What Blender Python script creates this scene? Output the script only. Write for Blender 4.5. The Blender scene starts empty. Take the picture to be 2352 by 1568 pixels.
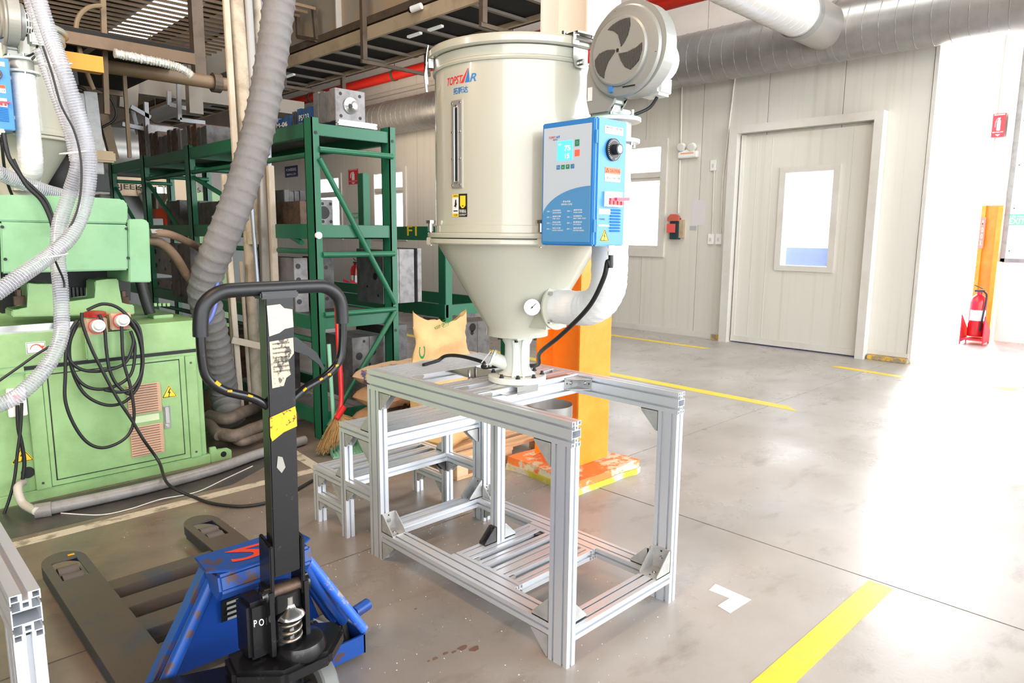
import bpy, bmesh, math, random
from mathutils import Vector, Matrix, noise
random.seed(7)
S = bpy.context.scene
COL = S.collection
PI = math.pi
# ---------------------------------------------------------------- camera
YAW, PITCH, ROLL, F = math.radians(45.643), math.radians(8.818), math.radians(0.46), 1600.0
CAM = Vector((0, 0, 1.5))
fw = Vector((math.cos(YAW)*math.cos(PITCH), math.sin(YAW)*math.cos(PITCH), -math.sin(PITCH)))
r_ = fw.cross(Vector((0, 0, 1))).normalized(); u_ = r_.cross(fw)
cr, sr = math.cos(ROLL), math.sin(ROLL)
RX, UY = cr*r_ + sr*u_, -sr*r_ + cr*u_
cd = bpy.data.cameras.new('camera'); cam = bpy.data.objects.new('camera', cd); COL.objects.link(cam)
cd.sensor_width = 36; cd.lens = F*36/2352; cd.clip_end = 200
M3 = Matrix((RX, UY, -fw)).transposed()
cam.matrix_world = Matrix.Translation(CAM) @ M3.to_4x4()
S.camera = cam
# ---------------------------------------------------------------- world, lights, exposure
W = bpy.data.worlds.new('sky'); S.world = W; W.use_nodes = True
bg = W.node_tree.nodes['Background']; bg.inputs[0].default_value = (0.93, 0.97, 1.0, 1); bg.inputs[1].default_value = 4.2
S.view_settings.view_transform = 'Standard'; S.view_settings.look = 'None'
S.view_settings.exposure = 0.42; S.view_settings.gamma = 1.0; S.view_settings.use_curve_mapping = False
def area(name, loc, aim, sx, sy, power, color=(1, 1, 1)):
    l = bpy.data.lights.new(name, 'AREA'); l.shape = 'RECTANGLE'; l.size = sx; l.size_y = sy; l.energy = power; l.color = color
    o = bpy.data.objects.new(name, l); COL.objects.link(o); o.location = loc
    o.rotation_euler = (Vector(aim)-Vector(loc)).to_track_quat('-Z', 'Y').to_euler(); return o
area('gate_daylight', (9.0, -6.0, 3.2), (3.5, 4, 0.8), 9, 5, 520, (0.92, 0.96, 1.0))
area('side_gate_daylight', (14.5, 3.6, 3.0), (5, 0.6, 0.0), 3.5, 4, 1250, (0.97, 0.98, 1.0))
area('wall_fill_light', (5.6, 4.5, 7.2), (7.2, 5.5, 1.0), 1.2, 7, 300, (1.0, 0.97, 0.93))  # unseen overhead fill, added to brighten the right wall
area('slat_fill_light', (-1.6, 3.2, 3.4), (2.6, 9, 3.9), 1.0, 1.0, 95, (1.0, 0.80, 0.62))  # unseen warm fill aimed upward, added to brighten the roof slats
area('pipe_fill_light', (6.6, 12.0, 3.4), (8.6, 12.0, 4.7), 1.0, 1.5, 45, (1.0, 0.80, 0.62))  # unseen warm fill, added to bring up the red pipe
area('warm_front_lamp', (-0.8, 1.2, 5.6), (1.2, 2.6, 0), 0.7, 0.7, 90, (1.0, 0.62, 0.34))
# ---------------------------------------------------------------- geometry of the view: real points found on real planes
def ray(px, py): return RX*((px-1176)/F) + UY*(-(py-784)/F) + fw
def atz(px, py, z=0.0): d = ray(px, py); return CAM + d*((z-1.5)/d.z)
def atx(px, py, x): d = ray(px, py); return CAM + d*(x/d.x)
def aty(px, py, y): d = ray(px, py); return CAM + d*(y/d.y)
# ---------------------------------------------------------------- materials
def lin(c):
    c = [x/255 for x in c]
    return tuple((x/12.92 if x <= .04045 else ((x+.055)/1.055)**2.4) for x in c) + (1,)
MATS = {}
def mat(name, rgb, rough=.5, metal=0., spots=None, sc=6., amt=.5, bump=0., bsc=40., emit=0., alpha=1., trans=0., stretch=None, thr=(.45, .62), coat=0.):
    if name in MATS: return MATS[name]
    m = bpy.data.materials.new(name); m.use_nodes = True; nt = m.node_tree; P = nt.nodes['Principled BSDF']
    P.inputs['Base Color'].default_value = lin(rgb); P.inputs['Roughness'].default_value = rough; P.inputs['Metallic'].default_value = metal
    P.inputs['Alpha'].default_value = alpha; P.inputs['Transmission Weight'].default_value = trans; P.inputs['Coat Weight'].default_value = coat
    if emit: P.inputs['Emission Color'].default_value = lin(rgb); P.inputs['Emission Strength'].default_value = emit
    tc = nt.nodes.new('ShaderNodeTexCoord'); mp = nt.nodes.new('ShaderNodeMapping'); nt.links.new(tc.outputs['Object'], mp.inputs[0])
    if stretch: mp.inputs['Scale'].default_value = stretch
    if spots:
        n = nt.nodes.new('ShaderNodeTexNoise'); n.inputs['Scale'].default_value = sc; n.inputs['Detail'].default_value = 8; n.inputs['Roughness'].default_value = .65
        nt.links.new(mp.outputs[0], n.inputs['Vector'])
        r = nt.nodes.new('ShaderNodeValToRGB'); r.color_ramp.elements[0].position = thr[0]; r.color_ramp.elements[1].position = thr[1]
        r.color_ramp.elements[0].color = (0, 0, 0, 1); r.color_ramp.elements[1].color = (amt, amt, amt, 1)
        nt.links.new(n.outputs['Fac'], r.inputs[0])
        mx = nt.nodes.new('ShaderNodeMixRGB'); mx.inputs[1].default_value = lin(rgb); mx.inputs[2].default_value = lin(spots)
        nt.links.new(r.outputs[0], mx.inputs[0]); nt.links.new(mx.outputs[0], P.inputs['Base Color'])
    if bump:
        n2 = nt.nodes.new('ShaderNodeTexNoise'); n2.inputs['Scale'].default_value = bsc; n2.inputs['Detail'].default_value = 4
        nt.links.new(mp.outputs[0], n2.inputs['Vector'])
        b = nt.nodes.new('ShaderNodeBump'); b.inputs['Strength'].default_value = bump; b.inputs['Distance'].default_value = .01
        nt.links.new(n2.outputs['Fac'], b.inputs['Height']); nt.links.new(b.outputs[0], P.inputs['Normal'])
    MATS[name] = m; return m
def floor_mat():
    m = bpy.data.materials.new('concrete_floor'); m.use_nodes = True; nt = m.node_tree; P = nt.nodes['Principled BSDF']; L = nt.links
    tc = nt.nodes.new('ShaderNodeTexCoord')
    def nz(sc, det, rot=0, scl=(1, 1, 1)):
        mp = nt.nodes.new('ShaderNodeMapping'); mp.inputs['Scale'].default_value = scl; mp.inputs['Rotation'].default_value = (0, 0, rot)
        L.new(tc.outputs['Object'], mp.inputs[0])
        n = nt.nodes.new('ShaderNodeTexNoise'); n.inputs['Scale'].default_value = sc; n.inputs['Detail'].default_value = det; n.inputs['Roughness'].default_value = .62
        L.new(mp.outputs[0], n.inputs[0]); return n.outputs['Fac']
    def ramp(src, a, b, c0, c1):
        r = nt.nodes.new('ShaderNodeValToRGB'); r.color_ramp.elements[0].position = a; r.color_ramp.elements[1].position = b
        r.color_ramp.elements[0].color = c0; r.color_ramp.elements[1].color = c1; L.new(src, r.inputs[0]); return r.outputs[0]
    base = ramp(nz(.9, 7), .35, .68, lin((166, 159, 151)), lin((192, 187, 182)))
    dk = ramp(nz(2.3, 9, .6, (1, 2.2, 1)), .56, .70, (0, 0, 0, 1), (.45, .45, .45, 1))
    mx = nt.nodes.new('ShaderNodeMixRGB'); L.new(base, mx.inputs[1]); mx.inputs[2].default_value = lin((112, 98, 86)); L.new(dk, mx.inputs[0])
    # ground turns browner and darker further along +Y and -X
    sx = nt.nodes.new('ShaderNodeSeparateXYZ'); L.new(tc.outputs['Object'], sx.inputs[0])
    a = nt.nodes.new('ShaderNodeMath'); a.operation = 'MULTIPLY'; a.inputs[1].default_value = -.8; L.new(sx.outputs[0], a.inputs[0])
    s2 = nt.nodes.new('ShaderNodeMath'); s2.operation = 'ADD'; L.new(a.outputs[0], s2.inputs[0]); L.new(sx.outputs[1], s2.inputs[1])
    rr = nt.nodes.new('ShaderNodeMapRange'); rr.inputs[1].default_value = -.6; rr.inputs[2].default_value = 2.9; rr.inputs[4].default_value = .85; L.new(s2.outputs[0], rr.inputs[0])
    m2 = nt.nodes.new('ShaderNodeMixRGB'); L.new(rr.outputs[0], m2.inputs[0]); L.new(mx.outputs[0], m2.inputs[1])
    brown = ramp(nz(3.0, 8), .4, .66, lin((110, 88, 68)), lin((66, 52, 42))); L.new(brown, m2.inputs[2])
    L.new(m2.outputs[0], P.inputs['Base Color'])
    rg = ramp(nz(1.6, 6), .3, .7, (.22, .22, .22, 1), (.42, .42, .42, 1)); L.new(rg, P.inputs['Roughness'])
    b = nt.nodes.new('ShaderNodeBump'); b.inputs['Strength'].default_value = .08; b.inputs['Distance'].default_value = .004
    L.new(nz(60, 4), b.inputs['Height']); L.new(b.outputs[0], P.inputs['Normal']); return m
ALU = mat('anodised_aluminium', (218, 221, 226), .34, .5)
ALU2 = mat('bracket_aluminium', (190, 190, 188), .45, .4, spots=(150, 150, 148), sc=20, amt=.4)
STEEL = mat('bright_steel', (200, 200, 198), .18, 1.)
CHROME = mat('chrome', (215, 214, 212), .08, 1.)
IVORY = mat('ivory_gloss_paint', (190, 188, 172), .25, 0, coat=.5)
IVORY2 = mat('ivory_cast_paint', (216, 220, 212), .3, 0, bump=.05, bsc=90)
GREYP = mat('grey_blower_paint', (160, 160, 154), .38, .25)
BLUE = mat('blue_cabinet_paint', (58, 132, 200), .35)
DARK = mat('black_rubber', (26, 27, 29), .45)
BLACKP = mat('black_gloss_paint', (24, 24, 26), .22, .1, spots=(70, 66, 62), sc=30, amt=.5, thr=(.6, .7))
GREEN = mat('rack_green_paint', (26, 100, 70), .42, 0, spots=(70, 92, 80), sc=22, amt=.5, thr=(.58, .7))
MACH = mat('machine_green_paint', (148, 186, 128), .38, 0, spots=(122, 158, 98), sc=3.5, amt=.55)
MACH2 = mat('machine_mint_paint', (132, 180, 136), .38, 0, spots=(112, 158, 112), sc=3.0, amt=.5)
DSTEEL = mat('mould_steel', (84, 82, 82), .45, .35, spots=(52, 48, 46), sc=9, amt=.8)
LSTEEL = mat('ground_mould_steel', (124, 122, 122), .4, .35, spots=(96, 92, 90), sc=10, amt=.8)
RSTEEL = mat('rusty_mould_steel', (96, 74, 60), .55, .4, spots=(50, 42, 38), sc=14, amt=.8)
BLUEB = mat('blue_painted_mould', (44, 84, 134), .45, .1, spots=(40, 60, 90), sc=12, amt=.6)
ORANGE = mat('orange_column_paint', (255, 138, 26), .4, 0, spots=(252, 160, 60), sc=5, amt=.5)
WHITEP = mat('white_wall_paint', (226, 222, 214), .5, 0, spots=(206, 200, 190), sc=2.0, amt=.35)
PANEL = mat('insulated_panel', (214, 211, 202), .42, 0, spots=(188, 180, 162), sc=1.3, amt=.5, bump=.12, bsc=10, stretch=(1, 9, .15), thr=(.5, .75))
TRIM = mat('cream_aluminium_trim', (218, 215, 208), .4, .1, spots=(186, 172, 152), sc=3, amt=.22)
CREAM = mat('cream_channel_paint', (186, 166, 138), .5, 0, spots=(150, 130, 104), sc=4, amt=.5)
PIPEW = mat('wrapped_pipe', (196, 184, 164), .6, 0, spots=(150, 134, 112), sc=9, amt=.6, bump=.3, bsc=25)
GREYPVC = mat('grey_conduit', (146, 144, 142), .42, .1, spots=(112, 104, 98), sc=8, amt=.5)
GALV = mat('galvanised_duct', (158, 157, 154), .36, .5, spots=(136, 134, 130), sc=3, amt=.5)
REDP = mat('red_pipe_paint', (212, 40, 28), .4, 0, spots=(150, 60, 40), sc=6, amt=.4)
RED = mat('red_gloss', (206, 34, 38), .3)
YEL = mat('yellow_paint', (250, 214, 48), .45, 0, spots=(222, 190, 70), sc=8, amt=.4)
YELB = mat('ochre_beam_paint', (236, 158, 20), .45)
WHITE = mat('white_plastic', (238, 238, 234), .35)
BLK = mat('black_print', (18, 18, 18), .5)
BROWN = mat('dusty_brown_steel', (98, 84, 70), .6, .1, spots=(70, 58, 48), sc=6, amt=.6)
DGREY = mat('dark_grey_steel', (70, 70, 70), .5, .4)
ROOF = mat('dark_roof_sheet', (60, 58, 56), .7)
KRAFT = mat('kraft_paper', (226, 190, 134), .6, 0, spots=(204, 160, 104), sc=4, amt=.5, bump=.25, bsc=14)
WOOD = mat('pallet_wood', (222, 188, 150), .6, 0, spots=(178, 130, 90), sc=3, amt=.6, stretch=(1, 7, 7))
GLASS = mat('window_glass', (235, 245, 250), .05, 0, alpha=.25)
CLEAR = mat('clear_ribbed_pvc', (186, 190, 200), .16, 0, alpha=.40, coat=.2)
RIBM = mat('milky_hose_rib', (206, 208, 216), .25, 0, alpha=.8)
CLOTH = mat('grey_duct_cloth', (126, 124, 124), .75, 0, spots=(118, 112, 108), sc=9, amt=.5, bump=.6, bsc=26)
INSUL = mat('white_glass_tape', (232, 232, 230), .5, 0, bump=.35, bsc=16, stretch=(1, 1, 5))
JBLUE = mat('worn_blue_paint', (22, 72, 150), .35, 0, spots=(84, 60, 52), sc=13, amt=.95, thr=(.57, .61))
FORK = mat('worn_fork_steel', (90, 78, 70), .45, .2, spots=(66, 74, 86), sc=5, amt=.7, thr=(.52, .66))
SCUFF = mat('dull_scuff', (150, 146, 138), .6)
STRAW = mat('straw', (176, 142, 92), .7)
MINT = mat('mint_plastic', (132, 190, 160), .45)
# ---------------------------------------------------------------- mesh builder
ORG = {}
class MB:
    def __init__(s): s.bm = bmesh.new()
    def box(s, a, b):
        x0, y0, z0 = (min(a[i], b[i]) for i in range(3)); x1, y1, z1 = (max(a[i], b[i]) for i in range(3))
        v = [s.bm.verts.new(p) for p in ((x0,y0,z0),(x1,y0,z0),(x1,y1,z0),(x0,y1,z0),(x0,y0,z1),(x1,y0,z1),(x1,y1,z1),(x0,y1,z1))]
        for f in ((3,2,1,0),(4,5,6,7),(0,1,5,4),(1,2,6,5),(2,3,7,6),(3,0,4,7)): s.bm.faces.new([v[i] for i in f])
        return s
    def bar(s, p0, p1, w, h, up=(0, 0, 1)):
        p0, p1 = Vector(p0), Vector(p1); d = (p1-p0).normalized(); up = Vector(up)
        if abs(d.dot(up)) > .99: up = Vector((1, 0, 0))
        a = d.cross(up).normalized(); b = a.cross(d)
        v = [s.bm.verts.new(p + a*(i*w/2) + b*(j*h/2)) for p in (p0, p1) for i, j in ((-1,-1),(1,-1),(1,1),(-1,1))]
        for f in ((0,1,2,3),(7,6,5,4),(0,4,5,1),(1,5,6,2),(2,6,7,3),(3,7,4,0)): s.bm.faces.new([v[i] for i in f])
        return s
    def cyl(s, p0, p1, r, seg=16, r2=None, cap=True):
        p0, p1 = Vector(p0), Vector(p1); d = (p1-p0).normalized(); r2 = r if r2 is None else r2
        up = Vector((0, 0, 1)) if abs(d.z) < .9 else Vector((1, 0, 0)); a = d.cross(up).normalized(); b = a.cross(d)
        A = []; B = []
        for i in range(seg):
            t = 2*PI*i/seg; e = a*math.cos(t)+b*math.sin(t); A.append(s.bm.verts.new(p0+e*r)); B.append(s.bm.verts.new(p1+e*r2))
        for i in range(seg): j = (i+1) % seg; s.bm.faces.new((A[i], A[j], B[j], B[i]))
        if cap: s.bm.faces.new(A[::-1]); s.bm.faces.new(B)
        return s
    def tube(s, pts, r, seg=10, rf=None, cap=True, jitter=0):
        pts = [Vector(p) for p in pts]; n = len(pts); prev = None; rings = []
        for i, p in enumerate(pts):
            d = (pts[min(i+1, n-1)]-pts[max(i-1, 0)]).normalized()
            if prev is None:
                up = Vector((0, 0, 1)) if abs(d.z) < .9 else Vector((1, 0, 0)); a = d.cross(up).normalized()
            else: a = (prev - d*prev.dot(d)).normalized()
            prev = a; b = d.cross(a); rr = rf(i) if rf else r
            rings.append([s.bm.verts.new(p+(a*math.cos(2*PI*k/seg)+b*math.sin(2*PI*k/seg))*(rr*(1+random.uniform(-jitter, jitter)))) for k in range(seg)])
        for A, B in zip(rings, rings[1:]):
            for k in range(seg): j = (k+1) % seg; s.bm.faces.new((A[k], A[j], B[j], B[k]))
        if cap: s.bm.faces.new(rings[0][::-1]); s.bm.faces.new(rings[-1])
        return s
    def lathe(s, prof, c, seg=32, axis='Z', a0=0., a1=2*PI, close=True):
        c = Vector(c); full = abs(a1-a0-2*PI) < 1e-6; n = seg if full else seg+1; rings = []
        for r, z in prof:
            R = []
            for i in range(n):
                t = a0+(a1-a0)*i/seg; x, y = r*math.cos(t), r*math.sin(t)
                p = (x, y, z) if axis == 'Z' else ((z, x, y) if axis == 'X' else (x, z, y))
                R.append(s.bm.verts.new(c+Vector(p)))
            rings.append(R)
        for A, B in zip(rings, rings[1:]):
            for i in range(seg): j = (i+1) % n; s.bm.faces.new((A[i], A[j], B[j], B[i]))
        if full and close:
            s.bm.faces.new(rings[0][::-1]); s.bm.faces.new(rings[-1])
        return s
    def prism(s, pts, axis, a0, a1):
        def P(p, a): return {'X': (a, p[0], p[1]), 'Y': (p[0], a, p[1]), 'Z': (p[0], p[1], a)}[axis]
        A = [s.bm.verts.new(P(p, a0)) for p in pts]; B = [s.bm.verts.new(P(p, a1)) for p in pts]; n = len(pts)
        for i in range(n): j = (i+1) % n; s.bm.faces.new((A[i], A[j], B[j], B[i]))
        s.bm.faces.new(A[::-1]); s.bm.faces.new(B); return s
    def slab3(s, pts, nrm, t):
        nrm = Vector(nrm).normalized()*t; A = [s.bm.verts.new(Vector(p)) for p in pts]; B = [s.bm.verts.new(Vector(p)+nrm) for p in pts]; n = len(pts)
        for i in range(n): j = (i+1) % n; s.bm.faces.new((A[i], A[j], B[j], B[i]))
        s.bm.faces.new(A[::-1]); s.bm.faces.new(B); return s
    def sphere(s, c, r, seg=12, sc=(1, 1, 1)):
        m = Matrix.Translation(Vector(c)) @ Matrix.Diagonal((r*sc[0], r*sc[1], r*sc[2], 1))
        bmesh.ops.create_uvsphere(s.bm, u_segments=seg, v_segments=max(6, seg*2//3), radius=1, matrix=m); return s
    def build(s, name, m, parent=None, smooth=0, bevel=0, **kw):
        bm = s.bm
        if bevel: bmesh.ops.bevel(bm, geom=bm.edges[:], offset=bevel, segments=2, affect='EDGES', clamp_overlap=True)
        bmesh.ops.recalc_face_normals(bm, faces=bm.faces[:])
        o0 = ORG.get(parent.name, Vector()) if parent else Vector()
        if o0.length: bmesh.ops.translate(bm, verts=bm.verts[:], vec=-o0)
        me = bpy.data.meshes.new(name); bm.to_mesh(me); bm.free()
        me.materials.append(m)
        if smooth:
            me.shade_smooth() if hasattr(me, 'shade_smooth') else None
            try: me.set_sharp_from_angle(angle=math.radians(smooth if smooth > 1 else 35))
            except Exception: pass
        o = bpy.data.objects.new(name, me); COL.objects.link(o)
        if parent: o.parent = parent
        ORG[o.name] = o0
        for k, v in kw.items(): o[k] = v
        return o
def thing(name, label, cat, loc=(0, 0, 0), group=None):
    o = bpy.data.objects.new(name, None); COL.objects.link(o); o.location = loc; o.empty_display_size = .1
    o['label'] = label; o['category'] = cat; ORG[o.name] = Vector(loc)
    if group: o['group'] = group
    return o
def tag(o, label, cat, group=None):
    o['label'] = label; o['category'] = cat
    if group: o['group'] = group
    return o
def struct(o): o['kind'] = 'structure'; return o
def B(name, m, parent, a, b, bevel=0, **kw): return MB().box(a, b).build(name, m, parent, bevel=bevel, **kw)
def copy_tree(o, delta, label=None, group=None, parent=None):
    c = o.copy(); COL.objects.link(c); c.parent = parent
    if parent is None:
        c.location = o.location + Vector(delta); ORG[c.name] = ORG[o.name]+Vector(delta)
        if label: c['label'] = label
        if group: c['group'] = group
    else: ORG[c.name] = ORG[parent.name]
    for ch in list(o.children): copy_tree(ch, delta, parent=c)
    return c
def spline(pts, n=12, closed=False):
    P = [Vector(p) for p in pts]; out = []; m = len(P)
    for i in range(m-1):
        p0, p1, p2, p3 = P[max(i-1, 0)], P[i], P[i+1], P[min(i+2, m-1)]
        for k in range(n):
            t = k/n; out.append(.5*((2*p1)+(-p0+p2)*t+(2*p0-5*p1+4*p2-p3)*t*t+(-p0+3*p1-3*p2+p3)*t**3))
    out.append(P[-1]); return out
def arc(c, r, a0, a1, n, f): return [f(c, r, a0+(a1-a0)*i/n) for i in range(n+1)]
# ---- lettering: flat text meshes laid on a plane given by origin, right and up vectors
TCACHE = {}
def text_verts(s, bold=False, shear=0):
    k = (s, shear)
    if k not in TCACHE:
        c = bpy.data.curves.new('t', 'FONT'); c.body = s; c.size = 1; c.resolution_u = 3; c.shear = shear
        if bold: c.offset = .015
        o = bpy.data.objects.new('t', c); COL.objects.link(o); dg = bpy.context.evaluated_depsgraph_get()
        me = bpy.data.meshes.new_from_object(o.evaluated_get(dg)); vs = [v.co.copy() for v in me.vertices]; fs = [tuple(p.vertices) for p in me.polygons]
        bpy.data.objects.remove(o); bpy.data.meshes.remove(me)
        if vs:
            x0, x1 = min(v.x for v in vs), max(v.x for v in vs); y0, y1 = min(v.y for v in vs), max(v.y for v in vs)
            vs = [((v.x-x0)/max(x1-x0, 1e-6), (v.y-y0)/max(y1-y0, 1e-6)) for v in vs]
        TCACHE[k] = (vs, fs)
    return TCACHE[k]
def lettering(s, m, parent, o, right, up, w, h, name='lettering', shear=0, bold=True, fn=None, **kw):
    vs, fs = text_verts(s, bold, shear); b = MB(); o, right, up = Vector(o), Vector(right), Vector(up)
    V = [b.bm.verts.new(fn(x, y) if fn else o+right*(x*w)+up*(y*h)) for x, y in vs]
    for f in fs:
        try: b.bm.faces.new([V[i] for i in f])
        except ValueError: pass
    return b.build(name, m, parent, **kw)
def patch(name, m, parent, fn, nx=6, ny=1, **kw):      # sheet over a curved surface, fn(u,v)
    b = MB(); G = [[b.bm.verts.new(fn(i/nx, j/ny)) for i in range(nx+1)] for j in range(ny+1)]
    for j in range(ny):
        for i in range(nx): b.bm.faces.new((G[j][i], G[j][i+1], G[j+1][i+1], G[j+1][i]))
    return b.build(name, m, parent, **kw)
# ================================================================ SETTING
XW = 9.15
XS = [-7, -2.84, 3.165, 9.17, 15.2, 26]; YS = [-9, -3.3, 2.725, 8.75, 14.8, 24]
FM = floor_mat()
fl = struct(B('floor', mat('joint_filler', (52, 46, 42), .9), None, (-7, -9, -.06), (26, 24, -.012)))
for i in range(5):
    for j in range(5): B('slab', FM, fl, (XS[i]+.0045, YS[j]+.0045, -.012), (XS[i+1]-.0045, YS[j+1]-.0045, 0))
struct(B('ceiling', ROOF, None, (-7, -9, 7.6), (15, 24, 7.7)))
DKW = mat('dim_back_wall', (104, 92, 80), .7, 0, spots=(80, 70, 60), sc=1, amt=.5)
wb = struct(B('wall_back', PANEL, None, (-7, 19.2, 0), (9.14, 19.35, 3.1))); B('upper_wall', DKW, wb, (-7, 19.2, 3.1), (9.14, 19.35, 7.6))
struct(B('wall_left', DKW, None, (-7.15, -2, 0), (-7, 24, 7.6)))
# right wall of insulated panels with windows and a sliding door
OPEN = [(6.10, 7.15, 1.22, 2.87), (12.72, 13.95, 1.38, 2.87), (15.38, 16.9, 1.38, 2.87), (3.55, 4.20, 1.10, 2.32)]
wr = MB(); ys = sorted({2.56, 22.0} | {v for o in OPEN for v in o[:2]})
def spans(y0, y1):
    cuts = [(o[2], o[3]) for o in OPEN if o[0] < (y0+y1)/2 < o[1]]
    return [(0.03, cuts[0][0]), (cuts[0][1], 6.9)] if cuts else [(0.03, 6.9)]
for y0, y1 in zip(ys, ys[1:]):
    for z0, z1 in spans(y0, y1): wr.box((XW+.03, y0, z0), (XW+.12, y1, z1))
wr = struct(wr.build('wall_right', WHITEP))
py = sorted({round(2.58+.97*i, 3) for i in range(21)}); 
for y0, y1 in zip(py, py[1:]):
    inner = [y0]+[v for v in ys if y0+.01 < v < y1-.01]+[y1]; b = MB()
    for a, c in zip(inner, inner[1:]):
        g0 = .004 if a == y0 else 0; g1 = .004 if c == y1 else 0
        for z0, z1 in spans(a, c):
            top = min(z1, 3.64)
            if top > z0: b.box((XW, a+g0, z0), (XW+.03, c-g1, top))
    b.build('wall_panel', PANEL, wr)
for y0, y1 in zip(py, py[1:]): B('upper_panel', WHITEP, wr, (XW+.012, y0+.004, 3.70), (XW+.03, y1-.004, 6.9))
B('cap_rail', TRIM, wr, (XW-.03, 2.56, 3.64), (XW+.03, 22, 3.70))
B('end_trim', TRIM, wr, (XW-.012, 2.535, .03), (XW+.13, 2.575, 6.9))
B('ledge', PANEL, wr, (XW-.06, 7, 4.45), (XW+.03, 19.2, 4.52))
struct(MB().box((XW-.02, 4.98, 0), (XW, 22, .085)).box((XW-.02, 2.56, .06), (XW, 3.02, .11)).build('baseboard_right', TRIM))
def window(y0, y1, z0, z1, n, transom=.27):
    w = MB(); f = .06; x0, x1 = XW-.03, XW+.1
    w.box((x0, y0-.05, z0-.06), (x1, y0+f, z1+.05)).box((x0, y1-f, z0-.06), (x1, y1+.05, z1+.05)).box((x0, y0+f, z0-.06), (x1, y1-f, z0+f)).box((x0, y0+f, z1-f), (x1, y1-f, z1+.05))
    w = struct(w.build('window_%d' % n, TRIM))
    if transom:
        zt = z1-(z1-z0)*transom-.05; B('transom', TRIM, w, (x0+.01, y0+f, zt-.03), (x1-.02, y1-f, zt+.05))
        B('pane', GLASS, w, (x0+.06, y0+f, zt+.05), (x0+.066, y1-f, z1-f)); B('pane', GLASS, w, (x0+.06, y0+f, z0+f), (x0+.066, y1-f, zt-.03))
        B('sash', TRIM, w, (x0+.03, y0+f, zt-.08), (x0+.06, y1-f, zt-.03)); B('sash', TRIM, w, (x0+.03, y0+f, z0+f), (x0+.06, y1-f, z0+f+.05))
    return w
window(*OPEN[0], 1, .26); window(*OPEN[1], 2, .26); window(*OPEN[2], 3, .26)
# sliding door leaf
d = struct(B('door_1', PANEL, None, (XW-.06, 3.16, .07), (XW-.012, 3.55, 2.82)))
for a, b_ in (((4.20, .07), (4.80, 2.82)), ((3.55, .07), (4.20, 1.10)), ((3.55, 2.32), (4.20, 2.82))): B('leaf_panel', PANEL, d, (XW-.06, a[0], a[1]), (XW-.012, b_[0], b_[1]))
for i in range(1, 8):
    y = 3.16+i*.205
    if not 3.5 < y < 4.25: B('rib', TRIM, d, (XW-.063, y, .1), (XW-.06, y+.006, 2.8))
B('bottom_rail', TRIM, d, (XW-.075, 3.12, .02), (XW-.01, 4.84, .10))
B('edge_strip', TRIM, d, (XW-.075, 3.12, .10), (XW-.01, 3.17, 2.84)); B('edge_strip', TRIM, d, (XW-.07, 4.79, .10), (XW-.01, 4.84, 2.84))
vf = MB().box((XW-.09, 3.49, 1.04), (XW+.06, 3.57, 2.38)).box((XW-.09, 4.18, 1.04), (XW+.06, 4.26, 2.38)).box((XW-.09, 3.57, 1.04), (XW+.06, 4.18, 1.11)).box((XW-.09, 3.57, 2.31), (XW+.06, 4.18, 2.38)).build('window_frame', TRIM, d)
B('pane', GLASS, d, (XW-.02, 3.57, 1.11), (XW-.014, 4.18, 2.31))
struct(MB().box((XW-.16, 3.02, .0), (XW-.001, 3.12, 2.96)).box((XW-.16, 4.86, .0), (XW-.001, 4.98, 2.96)).box((XW-.16, 3.121, 2.86), (XW-.001, 4.859, 2.96)).build('trim_1', TRIM))
# concrete stub with peeling yellow paint under the wall end
sp = mat('peeling_yellow_paint', (150, 140, 120), .7, 0, spots=(226, 176, 50), sc=14, amt=.95, thr=(.46, .54), bump=.3, bsc=30)
tag(MB().box((XW-.1, 2.55, 0), (XW+.1, 3.0, .055)).build('concrete_kerb', sp, bevel=.008), 'low concrete kerb with peeling yellow paint under the wall end', 'kerb')
tag(B('concrete_kerb', sp, None, (XW-.05, 5.0, 0), (XW-.02, 5.16, .07)), 'small orange painted kerb chip left of the sliding door', 'kerb')
# far wall on the right with a lifted white door, its lower masonry and the bright open gate beside it
XF = 12.14
wf = struct(MB().box((XF, -6, 0), (XF+.2, 2.30, 1.17)).build('wall_far', mat('white_masonry', (232, 222, 212), .6, 0, bump=.4, bsc=9)))
B('upper_block', mat('white_cladding', (232, 230, 224), .6), wf, (XF+.12, -6, 1.17), (XF+.2, 2.30, 6.8))
for i in range(12): B('cladding_board', mat('white_cladding', (232, 230, 224), .6), wf, (XF+.09, -6, 3.6+i*.25), (XF+.12, 2.3, 3.6+i*.25+.235))
struct(MB().box((XF-.03, -3, 1.15), (XF+.06, 2.32, 1.20)).box((XF-.03, 2.27, 1.15), (XF+.06, 2.33, 5.2)).build('trim_2', GREYPVC))
d2 = struct(B('door_2', WHITE, None, (XF-.01, -3, 1.20), (XF+.04, 2.27, 5.2)))
for i in range(7): B('bolt', DGREY, d2, (XF-.018, 2.22, 1.3+i*.6), (XF-.01, 2.235, 1.315+i*.6))
col2 = thing('gate_column', 'slim steel column, orange below and white above, beside the bright gate', 'column', (XF-.02, 2.42, 0))
MB().box((XF-.1, 2.34, 0), (XF+.06, 2.40, 1.95)).box((XF-.1, 2.55, 0), (XF+.06, 2.60, 1.95)).box((XF-.04, 2.40, 0), (XF, 2.55, 1.95)).build('orange_lower_part', ORANGE, col2)
MB().box((XF-.1, 2.34, 1.95), (XF+.06, 2.40, 6.5)).box((XF-.1, 2.55, 1.95), (XF+.06, 2.60, 6.5)).box((XF-.04, 2.40, 1.95), (XF, 2.55, 6.5)).build('white_upper_part', WHITEP, col2)
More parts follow.
